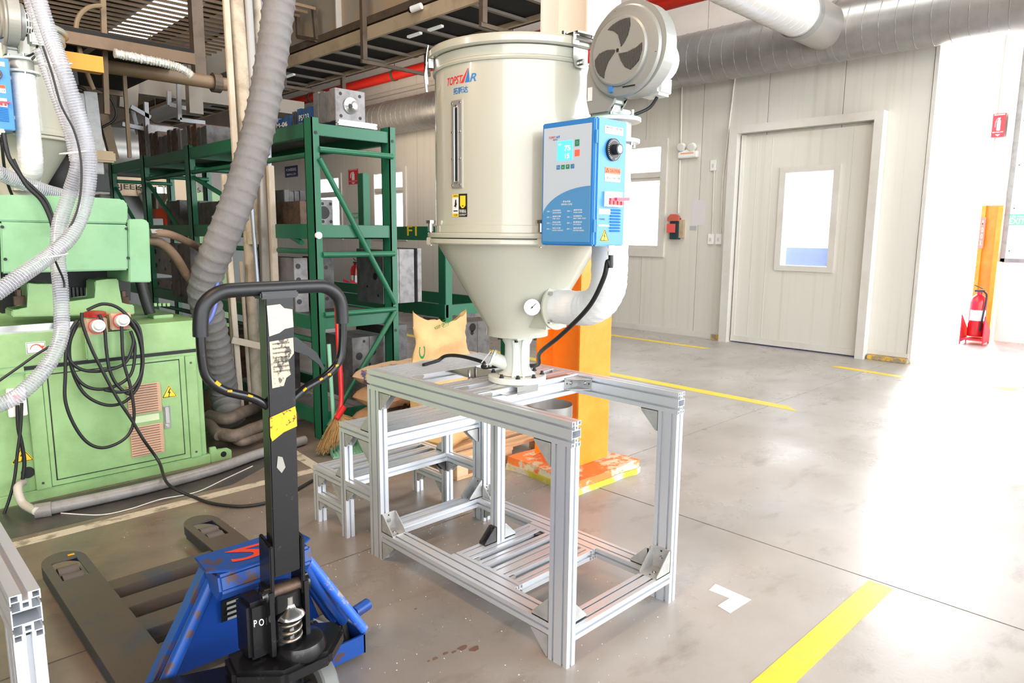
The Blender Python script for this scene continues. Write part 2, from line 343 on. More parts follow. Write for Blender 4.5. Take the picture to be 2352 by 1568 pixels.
# ---- floor paint
def flat(name, label, cat, pts, m, z=.0015):
    return tag(MB().prism(pts, 'Z', .0004, z).build(name, m), label, cat)
flat('floor_tape', 'broad yellow tape strip on the floor at bottom right', 'floor marking', [(2.0, .972), (2.0, .868), (3.143, .852), (3.145, .95)], YEL)
WL = mat('white_floor_paint', (236, 234, 228), .5, 0)
flat('floor_mark', 'small white corner mark on the floor right of the frame', 'floor marking', [(2.62, 1.402), (2.609, 1.231), (2.448, 1.24), (2.463, 1.303), (2.553, 1.299), (2.552, 1.394)], WL)
flat('floor_line', 'long yellow line running behind the orange column to mid floor', 'floor marking', [(5.86, 2.46), (5.99, 2.60), (6.10, 9), (5.98, 9)], YEL)
flat('floor_line', 'yellow line near the wall, left of the sliding door', 'floor marking', [(8.24, 4.8), (8.34, 4.72), (8.50, 12), (8.38, 12)], YEL)
flat('floor_line', 'short yellow line in front of the wall end', 'floor marking', [(8.22, 3.12), (8.32, 3.02), (8.23, 2.30), (8.12, 2.33)], YEL)
flat('floor_line', 'faint yellow line far out in the bright gateway', 'floor marking', [(8.3, 1.6), (8.42, 1.6), (8.4, 1.35), (8.28, 1.35)], YEL)
WDL = mat('dirty_white_line', (196, 184, 166), .6, 0, spots=(120, 104, 88), sc=9, amt=.8, thr=(.5, .62))
flat('floor_line', 'dirty white line along the front of the green machine', 'floor marking', [(-1.5, 3.885), (2.08, 3.885), (2.08, 3.96), (-1.5, 3.97)], WDL)
flat('floor_line', 'dirty white line running back from the machine line towards the rack', 'floor marking', [(2.08, 3.885), (2.15, 3.885), (2.20, 4.46), (2.12, 4.46)], WDL)
ST = mat('dried_spill', (126, 96, 84), .3)
sp = []
for i, (x, y, r) in enumerate([(1090, 1490, 17), (1062, 1488, 16), (1042, 1497, 8), (1023, 1500, 9), (1000, 1512, 9), (985, 1518, 5), (955, 1398, 5)]):
    p = atz(x, y); rr = r*.00115; pts = [(p.x+rr*math.cos(t)*(1+.25*math.sin(3*t+i)), p.y+rr*.8*math.sin(t)*(1+.2*math.cos(2*t))) for t in [k*PI/9 for k in range(18)]]
    sp.append(MB().prism(pts, 'Z', .0003, .0012).build('spill_spot', ST))
root = sp[0]; 
for o in sp[1:]: o.parent = root
tag(root, 'dried brownish spill spots on the floor in front of the frame', 'spill')
root.name = 'floor_spill'
b = MB()
rnd = random.Random(3)
for i in range(420):
    if i % 3: x, y = rnd.uniform(.9, 2.4), rnd.uniform(1.3, 3.8)
    else: x, y = rnd.uniform(.7, 4.0), rnd.uniform(2.69, 2.74)
    s_ = rnd.uniform(.001, .0035); b.box((x, y, 0), (x+s_, y+s_*rnd.uniform(.5, 1.5), .0015))
o = tag(b.build('swarf', WHITE), 'tiny white plastic chips scattered over the floor around the frames', 'debris'); o['kind'] = 'stuff'
# ---- columns
c1 = thing('column', 'steel column in the middle, orange below, cream white above', 'column', (3.32, 2.86, 0))
def hsec(z0, z1, nm, m):
    MB().box((3.17, 2.66, z0), (3.47, 2.672, z1)).box((3.17, 3.01, z0), (3.47, 3.022, z1)).box((3.314, 2.672, z0), (3.326, 3.01, z1)).build(nm, m, c1)
OR2 = ORANGE
hsec(.085, 2.24, 'orange_lower_part', OR2); hsec(2.24, 7.6, 'white_upper_part', mat('column_cream', (232, 222, 208), .5))
for zz in (0.085,):
    for (x0, x1) in ((3.19, 3.314), (3.326, 3.45)): MB().prism([(2.76, zz), (2.90, zz), (2.83, zz+.09)], 'X', x0, x0+.01).build('base_gusset', OR2, c1)
pl = mat('peeling_orange_plinth', (238, 128, 60), .65, 0, spots=(214, 206, 176), sc=7, amt=1., thr=(.5, .56), bump=.6, bsc=16)
b = MB(); b.box((3.0, 2.49, .025), (3.58, 3.10, .08)); bmesh.ops.subdivide_edges(b.bm, edges=b.bm.edges[:], cuts=7, use_grid_fill=True)
for v in b.bm.verts:
    n_ = noise.noise_vector(v.co*9)*.014; v.co.x += n_.x; v.co.y += n_.y
    if v.co.z > .05: v.co.z += n_.z*.6
b.build('plinth', pl, c1, smooth=40)
b = MB(); b.box((2.99, 2.48, 0), (3.59, 3.10, .035)); bmesh.ops.subdivide_edges(b.bm, edges=b.bm.edges[:], cuts=7, use_grid_fill=True)
for v in b.bm.verts:
    n_ = noise.noise_vector(v.co*9)*.022; v.co.x += n_.x; v.co.y += n_.y
b.build('plinth_foot', mat('mossy_plinth', (196, 180, 60), .8, 0, spots=(206, 200, 186), sc=5, amt=1., thr=(.47, .55)), c1)
rg = MB(); rr = .134
ct = Vector((2.945, 2.69, 0))
for z0, z1 in ((.445, .515),):
    rg.lathe([(rr, z0), (rr, z1), (rr-.003, z1), (rr-.003, z0), (rr, z0)], ct, 32, close=False)
RGT = thing('metal_ring', 'short galvanised metal ring fixed to the side of the orange column', 'ring', (2.945, 2.69, .445)); rg.build('ring_band', GALV, RGT, smooth=40)
MB().bar((3.07, 2.72, .48), (3.171, 2.74, .48), .04, .006).build('ring_strap', GALV, RGT)
# ---- overhead: spiral duct on the wall, branch, red and grey pipes
def spiral_duct(nm, p0, p1, r, pitch, parent, m=GALV):
    p0, p1 = Vector(p0), Vector(p1); MB().cyl(p0, p1, r, 40, cap=False).build(nm, m, parent, smooth=40)
    d_ = (p1-p0); L_ = d_.length; d_ = d_.normalized(); up = Vector((0, 0, 1)); a = d_.cross(up).normalized(); b2 = a.cross(d_); n = int(L_/pitch)
    for k in range(n):
        pts = [p0+d_*(k*pitch+pitch*t/20)+(a*math.cos(2*PI*t/20)+b2*math.sin(2*PI*t/20))*(r+.001) for t in range(21)]
        MB().tube(pts, .005, 4, cap=False).build('seam', m, parent)
P1 = atx(1600, 95, 8.75); P2 = atx(1600, 193, 8.75); zc = (P1.z+P2.z)/2; dr = .335; zc = P2.z+dr-.012
DX, DZ, DR = 8.72, zc, dr
du = thing('wall_duct', 'large spiral metal air duct running along the right wall', 'duct', (DX, 10, DZ))
spiral_duct('duct_run', (DX, 19.1, DZ), (DX, -1.5, DZ), DR, .17, du)
for y in (3.5, 6.6, 9.6, 12.6): MB().lathe([(DR, -.03), (DR+.012, -.03), (DR+.012, .03), (DR, .03)], (DX, y, DZ), 40, axis='Y', close=False).build('coupling_band', GALV, du, smooth=40)
J = atx(1900, 45, DX-.2)
br = thing('branch_duct', 'bright white spiral duct branch joining the wall duct at top right', 'duct', (7.5, J.y, J.z))
e_ = atx(1850, 97, 8.0); bc = Vector((8.55, e_.y, e_.z+.25)); bd = Vector((-1, 0, 0))
spiral_duct('branch_run', bc+bd*.75, bc+bd*3.6, .235, .13, br, mat('bright_duct', (226, 226, 224), .35, .5))
MB().cyl(bc+bd*.68, bc+bd*.78, .25, 36).build('collar', GALV, br, smooth=40)
MB().cyl(bc-bd*.1, bc+bd*.70, .245, 36).build('elbow_fitting', mat('galvanised_fitting', (182, 178, 172), .42, .7), br, smooth=40)
def pipe(nm, label, cat, p0, p1, r, m, group=None, hang=None):
    t = thing(nm, label, cat, p0, group); MB().cyl(p0, p1, r, 20).build('pipe_run', m, t, smooth=40)
    p0, p1 = Vector(p0), Vector(p1); d_ = (p1-p0)
    for k in (hang or ()): q = p0+d_*k; MB().cyl(q-d_.normalized()*.04, q+d_.normalized()*.04, r+.012, 16).cyl(q, q+Vector((0, 0, 1.5)), .008, 6).build('hanger', BROWN, t)
    return t
a = atx(987, 150, 8.6); rz = a.z; rrd = .10; rz -= .01
pipe('fire_pipe', 'red fire main pipe crossing above the racks to the right wall', 'pipe', (8.6, 19.1, rz), (8.6, 2.0, rz), rrd, REDP, hang=(.2, .4, .5, .6))
a = atx(900, 120, 8.2)
pipe('air_pipe', 'grey pipe above and beside the red fire pipe', 'pipe', (8.2, 19.1, atx(800, 160, 8.2).z), (8.2, 3.0, atx(800, 160, 8.2).z), .13, DGREY, hang=(.3, .5, .6))
a = atx(420, 245, 6.0)
pipe('lagged_pipe', 'white lagged pipe running deep above the far end of the green rack', 'pipe', (4.5, 19, atx(420, 245, 4.5).z), (4.5, 10.4, atx(420, 245, 4.5).z), .12, mat('dull_white_lagging', (176, 176, 170), .5), hang=(.3, .6))
# far end of the duct, lower bay
gz = atx(700, 280, 8.8)
# ---- cable tray with cream side rail (runs along Y, above the racks)
DGREY2 = mat('dusty_grey_rung', (122, 114, 104), .6)
def tray(nm, label, x0, x1, y0, y1, z, axis, m, step=.5, hang=(), group='cable trays under the roof'):
    t = thing(nm, label, 'cable tray', ((x0+x1)/2, (y0+y1)/2, z), group)
    if axis == 'Y':
        for x in (x0, x1): B('side_rail', m, t, (x-.02, y0, z), (x+.02, y1, z+.15))
        n = int((y1-y0)/step)
        for k in range(n): B('rung', DGREY2, t, (x0+.02, y0+k*step, z), (x1-.02, y0+k*step+.05, z+.03))
        B('tray_bed', mat('tray_cables', (22, 21, 22), .8), t, (x0, y0, z+.05), (x1, y1, z+.10))
        for y in hang:
            for xh in (x0-.06, x1+.06): B('hanger', BROWN, t, (xh-.03, y-.03, z-.24), (xh+.03, y+.03, z+1.0))
            B('hanger_foot', BROWN, t, (x0-.1, y-.02, z-.28), (x1+.1, y+.02, z-.24))
    else:
        for y in (y0, y1): B('side_rail', m, t, (x0, y-.02, z), (x1, y+.02, z+.085))
        n = int((x1-x0)/step)
        for k in range(n): B('rung', DGREY2, t, (x0+k*step, y0+.02, z), (x0+k*step+.05, y1-.02, z+.03))
        B('tray_bed', mat('tray_cables', (22, 21, 22), .8), t, (x0, y0, z+.05), (x1, y1, z+.12))
    return t
def zx(px, py, x): return atx(px, py, x).z
tz = zx(800, 108, 5.0); d_ = ray(800, 172); x1_ = d_.x*(tz-1.5)/d_.z
t1 = tray('cable_tray', 'long cable tray with cream side rail above the red pipe', 5.0, x1_, 5.2, 17, tz, 'Y', CREAM, .55, (atx(845, 90, 5).y, atx(660, 165, 5).y, atx(1120, 20, 5).y))
for k in range(3):
    y = (10.0, 6.9, 6.5)[k]; MB().box((5.2, y, t1.location.z-.03), (5.24, y+(1.2, .25, .25)[k], t1.location.z-.005)).build('lamp_tube', mat('tube_lamp', (220, 220, 215), .4, emit=.25), t1)
# crane girder: grey web with brown flange, running along Y above the tray
gd = thing('crane_girder', 'pale dusty crane girder with brown lower flange below the roof', 'girder', (5.15, 9, 4))
gz = zx(760, 92, 5.15)
B('web', mat('dusty_grey_girder', (168, 158, 142), .6, 0, spots=(190, 154, 108), sc=2, amt=.6), gd, (5.14, 5.0, gz+.03), (5.17, 17, gz+.75))
B('lower_flange', BROWN, gd, (4.98, 5.0, gz-.06), (5.32, 17, gz+.03)); B('upper_flange', BROWN, gd, (5.02, 5.0, gz+.75), (5.29, 17, gz+.80))
for k in range(4): B('stiffener', TRIM, gd, (5.06, 5.9+k*2.6, gz+.03), (5.14, 5.92+k*2.6, gz+.75))
cr_ = thing('pipe_bracket', 'open brown steel hanger frame under the girder', 'bracket', (4.0, 6.5, 4)); hp = [atx(*p, 4.97) for p in ((683, 30), (685, 85), (727, 92), (720, 15))]
for a, b_ in zip(hp, hp[1:]): MB().bar(a, b_, .05, .05).build('bracket_bar', BROWN, cr_)
cm = thing('security_camera', 'small white security camera under the cream tray rail', 'camera', atx(945, 20, 4.9)); q = atx(945, 22, 4.9)
MB().cyl(q, q+Vector((.04, -.13, .02)), .035, 16).build('camera_body', WHITE, cm); MB().cyl(q+Vector((-.0, .03, -.0)), q, .03, 16).build('camera_lens', BLK, cm)
# roof strips (slatted louvres) along X in the upper left, light shows between them
la = thing('slatted_roof', 'brown slatted roof louvres filling the upper left corner', 'roof', (3, 7, 5))
zs = 4.35
for k in range(20):
    y = 8.7+k*.215; MB().bar((1.2, y, zs), (4.86, y, zs+.02), .08, .035, (0, -.25, 1)).build('roof_slat', mat('tan_slat', (150, 126, 98), .6, 0, spots=(112, 90, 68), sc=3, amt=.6), la)
for x in (1.5, 3.0, 4.5): B('slat_bearer', DGREY, la, (x, 8.6, zs+.05), (x+.06, 12.8, zs+.13))
B('roof_sheet', ROOF, la, (-2.5, 8.0, 5.0), (4.95, 17, 5.05))
B('skylight', mat('skylight_panel', (236, 242, 250), .6, emit=2.2), la, (4.0, 11.6, 4.97), (4.6, 14.6, 4.998))
# beams and pipes along X, upper left
def bx(nm, label, cat, pa, pb, y, h, dpt, m):
    A_, B_ = aty(*pa, y), aty(*pb, y); z = (A_.z+B_.z)/2; return tag(B(nm, m, None, (A_.x, y, z-h), (B_.x, y+dpt, z)), label, cat)
t2 = tray('cable_tray', 'dusty brown cable tray with ladder rungs crossing the upper left', -1.0, aty(445, 118, 6.0).x, 6.0, 7.9, aty(300, 98, 6.0).z-.085, 'X', mat('dusty_tan_channel', (118, 98, 78), .6, spots=(100, 80, 60), sc=3, amt=.6), .42)
A_ = aty(470, 145, 6.0)
bx('hoist_beam', 'ochre yellow hoist beam behind the clear hoses', 'beam', (60, 105), (236, 128), 5.85, .11, .10, YELB)
z_ = aty(330, 165, 6.6).z
pipe('steam_pipe', 'long tan pipe crossing the upper left below the tray', 'pipe', (-1, 6.6, z_), (aty(520, 190, 6.6).x, 6.6, z_), .058, mat('tan_pipe', (140, 116, 90), .5, spots=(128, 98, 68), sc=5, amt=.5))
for k, px in enumerate((492, 506)):
    q = aty(px, 188, 6.6)
tag(MB().cyl((aty(487, 186, 6.6).x, 6.6, z_), (aty(505, 188, 6.6).x, 6.6, z_), .085, 16).build('pipe_flange', BROWN), 'bolted flange joint near the right end of the tan pipe', 'flange')
q = aty(260, 165, 7.4)
tag(B('roof_beam', DGREY2, None, (-1, 8.2, aty(330, 180, 8.2).z-.16), (4.4, 8.35, aty(330, 180, 8.2).z)), 'dark grey roof beam below the tan pipe', 'beam')
def rod(nm, label, cat, p0, p1, w, m, y, flatw=None): return tag(MB().bar(aty(*p0, y), aty(*p1, y), w, flatw or w, (0, 1, 0)).build(nm, m), label, cat)
TAN = mat('tan_conduit', (126, 108, 84), .6, 0, spots=(120, 94, 64), sc=4, amt=.5)
rod('hanger_post', 'tan vertical cable post left of centre in the upper left', 'post', (236, 0), (245, 262), .036, TAN, 6.2)
tag(MB().tube(spline([aty(*p, 6.1) for p in ((232, 13), (205, 17), (183, 35), (175, 65), (182, 110), (197, 160), (215, 206))], 12), .017, 8).build('bent_conduit', TAN, smooth=40), 'bent rusty steel conduit curving down beside the tan post', 'conduit')
rod('hanger_post', 'grey angled steel hanger just right of the far blower', 'post', (155, 75), (172, 195), .045, DGREY, 6.4)
rod('hanger_rod', 'thin tan rod hanging over the far end of the green rack', 'rod', (283, 135), (298, 362), .028, TAN, 6.6)
rod('brace_post', 'slanted dusty wooden brace behind the rack corner', 'post', (235, 262), (262, 365), .07, TAN, 7.0)
rod('hanger_post', 'dark stub column under the slatted roof', 'post', (444, -60), (458, 185), .11, BROWN, 7.6)
rod('roof_hanger', 'brown box hanger under the roof beam, left one', 'hanger', (296, 170), (292, 250), .17, DGREY2, 8.15, .1)
rod('roof_hanger', 'grey tapered hanger left of the wrapped pipes', 'hanger', (445, 195), (448, 262), .14, DGREY2, 7.8, .1)
# bare conduit frames hanging in the far bay
fr = thing('conduit_frame', 'light grey conduit frame hanging in the far bay', 'frame', aty(410, 240, 8))
for a, b_ in (((388, 210), (388, 242)), ((388, 240), (440, 252)), ((410, 190), (412, 275)), ((412, 275), (470, 282)), ((300, 245), (345, 270)), ((335, 235), (338, 300)), ((280, 285), (350, 300)), ((300, 240), (318, 308))):
    JJ = 8.0+.05*((a[0]*7+b_[1]*3) % 5); MB().bar(aty(*a, JJ), aty(*b_, JJ), .04, .04).build('conduit_bar', mat('light_grey_conduit', (150, 152, 156), .5), fr)
fd = thing('foil_duct', 'crinkled foil duct lying along the tan pipe', 'duct', aty(340, 140, 5.9))
MB().tube(spline([aty(*p, 5.9) for p in ((262, 122), (300, 130), (350, 140), (395, 150), (425, 162), (440, 175))], 14), .03, 12, rf=lambda i: .028+.006*(i % 2), jitter=.1).build('foil_tube', mat('foil', (224, 224, 218), .35, .4, bump=.6, bsc=40), fd)
fs = thing('far_roof', 'ribbed brown roof sheeting of the far bay, seen under the beams', 'roof', (3, 13, 4.6))
B('roof_sheet', BROWN, fs, (-2, 13.2, 4.62), (4.9, 19.1, 4.66))
for k in range(40): B('roof_rib', TAN, fs, (-2+k*.17, 13.2, 4.56), (-2+k*.17+.06, 19.1, 4.62))
# ================================================================ ALUMINIUM FRAMES
CW = [2, 10, 2, 4, 9, 4, 2, 10, 2]
SG = ['####.####', '#.##.##.#', '####.####', '#..###..#', '...#.#...', '#..###..#', '####.####', '#.##.##.#', '####.####']
DG = SG[:6]+['#########', '#.......#', '#########']+SG[3:6][::-1]+SG[:3][::-1]
DW = CW[:6]+[2, 24, 2]+[4, 9, 4, 2, 10, 2]
def rail(name, parent, a, b, m=None):
    lo = [min(a[i], b[i]) for i in range(3)]; hi = [max(a[i], b[i]) for i in range(3)]; d = [hi[i]-lo[i] for i in range(3)]
    ax = d.index(max(d)); o = [i for i in range(3) if i != ax]
    if d[o[0]] > d[o[1]]: o = o[::-1]
    dbl = d[o[1]] > d[o[0]]*1.5; G, rw = (DG, DW) if dbl else (SG, CW)
    def cum(w, l, h): s_ = sum(w); c = [0]; [c.append(c[-1]+x) for x in w]; return [l+(h-l)*x/s_ for x in c]
    xs, ys = cum(CW, lo[o[0]], hi[o[0]]), cum(rw, lo[o[1]], hi[o[1]]); bm = bmesh.new(); cache = {}
    def V(i, j, k):
        if (i, j, k) not in cache:
            p = [0, 0, 0]; p[o[0]] = xs[i]; p[o[1]] = ys[j]; p[ax] = (lo, hi)[k][ax]; cache[(i, j, k)] = bm.verts.new(p)
        return cache[(i, j, k)]
    nx, ny = len(xs)-1, len(ys)-1; sol = lambda i, j: 0 <= i < nx and 0 <= j < ny and G[j][i] == '#'
    for j in range(ny):
        for i in range(nx):
            if not sol(i, j): continue
            for k in (0, 1): bm.faces.new([V(i, j, k), V(i+1, j, k), V(i+1, j+1, k), V(i, j+1, k)])
            for (di, dj, c0, c1) in ((-1, 0, (i, j), (i, j+1)), (1, 0, (i+1, j), (i+1, j+1)), (0, -1, (i, j), (i+1, j)), (0, 1, (i, j+1), (i+1, j+1))):
                if not sol(i+di, j+dj): bm.faces.new([V(*c0, 0), V(*c1, 0), V(*c1, 1), V(*c0, 1)])
    w = MB(); w.bm.free(); w.bm = bm; return w.build(name, m or ALU, parent)
def bracket(parent, c, u, v, L=.085, Wd=.04, m=None, bolts=True, cheeks=(-1, 1)):
    c, u, v = Vector(c), Vector(u), Vector(v); w = u.cross(v).normalized(); t = .004; h = w*(Wd/2); b = MB()
    def slab(p0, e1, e2, e3):
        vs = [b.bm.verts.new(p0+e1*i+e2*j+e3*k) for k in (0, 1) for i, j in ((0, 0), (1, 0), (1, 1), (0, 1))]
        for f in ((0,1,2,3),(7,6,5,4),(0,4,5,1),(1,5,6,2),(2,6,7,3),(3,7,4,0)): b.bm.faces.new([vs[i] for i in f])
    slab(c-h, u*L, w*Wd, v*t); slab(c-h, v*L, w*Wd, u*t)
    for s in cheeks:
        o = c+h*s; b.slab3([o, o+u*L, o+u*L+v*.012, o+v*L+u*.012, o+v*L], -w*s, .003)
    g = b.build('corner_bracket', m or ALU2, parent)
    if bolts:
        for e, n_ in ((u, v), (v, u)):
            p = c+e*(L*.55)+n_*t; MB().cyl(p, p+n_*.003, .010, 12).cyl(p, p+n_*.009, .0065, 10).build('bolt', STEEL, g)
            p = c+e*(L*.85)+n_*(t+.0005); MB().cyl(p, p+n_*.0006, .004, 8).build('bolt_hole', BLK, g)
    return g
X0, X1, Y0, Y1, ZT = 1.697, 2.378, 1.449, 2.676, .887
W4 = .045; Z8 = ZT-.088; x0i, x1i = X0+W4, X1-W4
fr1 = thing('aluminium_stand', 'tall aluminium profile stand with two steps, carrying the ivory hopper', 'stand', (2.04, 2.06, 0))
R = lambda a, b, n='rail': rail(n, fr1, a, b)
for x in (X0, x1i): R((x, Y0, Z8), (x+W4, Y1, ZT), 'top_rail')
for x in (X0, x1i):
    R((x, Y0+.003, 0), (x+W4, Y0+.091, Z8), 'post'); R((x, 2.588, 0), (x+W4, 2.676, Z8), 'post')
R((x0i, 1.970, Z8), (x1i, 2.015, ZT), 'cross_rail')
for y in (2.015,): R((x0i, y, ZT-.045), (x1i, y+.045, ZT), 'slat')
R((x0i, 2.112, ZT-.045), (x1i, 2.20, ZT), 'slat')
for k in range(6): R((x0i, 2.411+k*.0446, ZT-.045), (x1i, 2.448+k*.0446, ZT), 'slat')
LZ0, LZ1 = .091, .136
R((X0, Y0+.091, LZ0), (X0+.088, 2.588, LZ1), 'low_rail'); R((X1-.088, Y0+.091, LZ0), (X1, 2.588, LZ1), 'low_rail')
R((x0i, Y0+.002, LZ0), (x1i, Y0+.088, LZ1), 'low_cross_rail'); R((x0i, 2.588, LZ0), (x1i, 2.672, LZ1), 'low_cross_rail')
R((X0+.088, 1.80, LZ0), (X0+.133, 2.19, LZ1), 'inner_rail'); R((X1-.133, 1.80, LZ0), (X1-.088, 2.19, LZ1), 'inner_rail')
xa, xb = X0+.133, X1-.133
R((xa, 2.10, LZ0), (xb, 2.188, LZ1), 'low_slat'); R((xa, 2.018, LZ0), (xb, 2.063, LZ1), 'low_slat'); R((xa, 1.888, LZ0), (xb, 1.976, LZ1), 'low_slat'); R((xa, 1.802, LZ0), (xb, 1.847, LZ1), 'low_slat')
R((2.015, 2.145, LZ1), (2.06, 2.19, ZT-.045), 'middle_post')
# brackets
D = {'x': Vector((1, 0, 0)), 'X': Vector((-1, 0, 0)), 'y': Vector((0, 1, 0)), 'Y': Vector((0, -1, 0)), 'z': Vector((0, 0, 1)), 'Z': Vector((0, 0, -1))}
def BR(c, uv, **k): return bracket(fr1, c, D[uv[0]], D[uv[1]], **k)
ya, yb = Y0+.091, 2.588; xm = X0+.0225; xn = X1-.0225
BR((xm, ya, Z8), 'yZ'); BR((xm, yb, Z8), 'YZ'); BR((xn, ya, Z8), 'yZ'); BR((xn, yb, Z8), 'YZ')
BR((xm, ya, LZ1), 'yz'); BR((xm, ya, LZ0), 'yZ', L=.088); BR((xm, yb, LZ0), 'YZ', L=.088); BR((X0+.04, yb, LZ1), 'Yz', Wd=.075)
BR((x0i, Y0+.045, LZ1), 'xz', Wd=.04); BR((x1i, Y0+.045, LZ1), 'Xz', Wd=.085, L=.095); BR((X1-.04, ya, LZ1), 'yz', Wd=.075)
BR((x1i, 2.63, LZ1), 'Xz', Wd=.07, L=.09); BR((X1-.03, yb, LZ1), 'Yz', L=.06, Wd=.05); BR((xn, yb, LZ0), 'YZ', L=.07)
BR((2.015, 2.167, LZ1), 'Xz', L=.07, m=DSTEEL); BR((2.06, 2.167, LZ1), 'xz', L=.07); BR((2.06, 2.167, Z8+.04), 'xZ', L=.07)
BR((x1i, 1.97, ZT-.035), 'YX', L=.085, Wd=.05); BR((x1i, 2.06, ZT-.02), 'yX', L=.05, Wd=.035); BR((xa, 2.10, .113), 'xY', L=.035, Wd=.035, bolts=False)
BR((xb, 2.10, .113), 'XY', L=.04, Wd=.035, m=DSTEEL); BR((xa, 1.886, .113), 'xY', L=.035, Wd=.035, bolts=False)
BR((x0i, 2.411, ZT-.022), 'xY', L=.07, Wd=.04, bolts=False); BR((x0i, 2.112, ZT-.022), 'xY', L=.07, Wd=.04); BR((x0i, 1.97, ZT-.025), 'xY', L=.07, Wd=.04, bolts=False)
B('angle_strip', GALV, fr1, (1.86, 1.925, ZT-.02), (1.97, 1.969, ZT-.018)); MB().box((1.83, 1.966, ZT), (2.28, 1.99, ZT+.002)).box((1.93, 1.942, ZT), (2.05, 1.968, ZT+.002)).box((1.93, 1.940, ZT-.03), (2.05, 1.942, ZT+.002)).build('angle_strip', GALV, fr1)
B('sliding_plate', STEEL, fr1, (1.93, 2.205, ZT-.004), (2.10, 2.40, ZT+.001))
for x, y in ((1.95, 2.26), (2.02, 2.3)): MB().cyl((x, y, ZT-.03), (x, y, ZT+.025), .006, 8).build('stud', STEEL, fr1)
# step 2 and step 1
S2, S1 = .587, .301
for x in (1.70, x1i):
    R((x, Y1, S2-.045), (x+W4, 2.941, S2), 'step_side_rail'); R((x, 2.896, 0), (x+W4, 2.941, S2-.045), 'step_post')
    R((x, Y1, S1-.045), (x+W4, 2.896, S1), 'step_side_rail'); R((x, 2.941, S1-.045), (x+W4, 3.216, S1), 'step_side_rail'); R((x, 3.171, 0), (x+W4, 3.216, S1-.045), 'step_post')
    R((x, 2.941, .118), (x+W4, 3.171, .160), 'low_side_rail')
    xc = x+.0225
    BR((xc, 2.941-.045, S2-.045), 'YZ', L=.07); BR((xc, Y1, S2), 'yz', L=.075, bolts=False); BR((xc, Y1, S2-.045), 'yZ', L=.1, bolts=False)
    BR((xc, 2.941, S1), 'yz', L=.05, bolts=False); BR((xc, 2.941, S1-.045), 'yZ', L=.09, bolts=False); BR((xc, 3.171, S1-.045), 'YZ', L=.06); BR((xc, 2.896, S1-.045), 'YZ', L=.06)
    BR((xc, 3.171, .118), 'YZ', L=.05); BR((xc, 2.941, .118), 'yZ', L=.06, bolts=False)
xs0 = 1.745
R((xs0, 2.63, S2-.085), (x1i, 2.675, S2), 'step_front_rail')
for k in range(5): R((xs0, 2.68+k*.0525, S2-.045), (x1i, 2.72+k*.0525, S2), 'step_slat')
R((xs0, 2.896, S1-.045), (x1i, 2.941, S1), 'step_front_rail')
for a, b_ in ((2.945, 2.985), (3.03, 3.075), (3.125, 3.213)): R((xs0, a, S1-.045), (x1i, b_, S1), 'step_slat')
BR((x1i, 3.075, S1-.02), 'yX', L=.05, Wd=.03, m=DSTEEL, bolts=False); BR((x1i, 2.985, S1-.02), 'yX', L=.045, Wd=.03, m=DSTEEL, bolts=False)
BR((x1i, 2.918, S1-.045), 'XZ', L=.055, m=DSTEEL); BR((x1i, 2.65, S2-.085), 'XZ', L=.075)
# near left aluminium frame, cut by the picture edge
fr2 = thing('aluminium_stand', 'aluminium profile frame corner cut off by the bottom left edge', 'stand', (.18, 1.8, 0))
gx = .205
rail('top_rail', fr2, (gx-W4, 1.372, Z8+.002), (gx, 2.50, ZT)); rail('post', fr2, (gx-W4, 1.376, 0), (gx, 1.464, Z8+.002)); rail('post', fr2, (gx-W4, 2.41, 0), (gx, 2.498, Z8+.002))
rail('low_rail', fr2, (gx-.088, 1.464, .09), (gx, 2.41, .136)); bracket(fr2, (gx-.022, 2.41, Z8+.002), D['Y'], D['Z'])
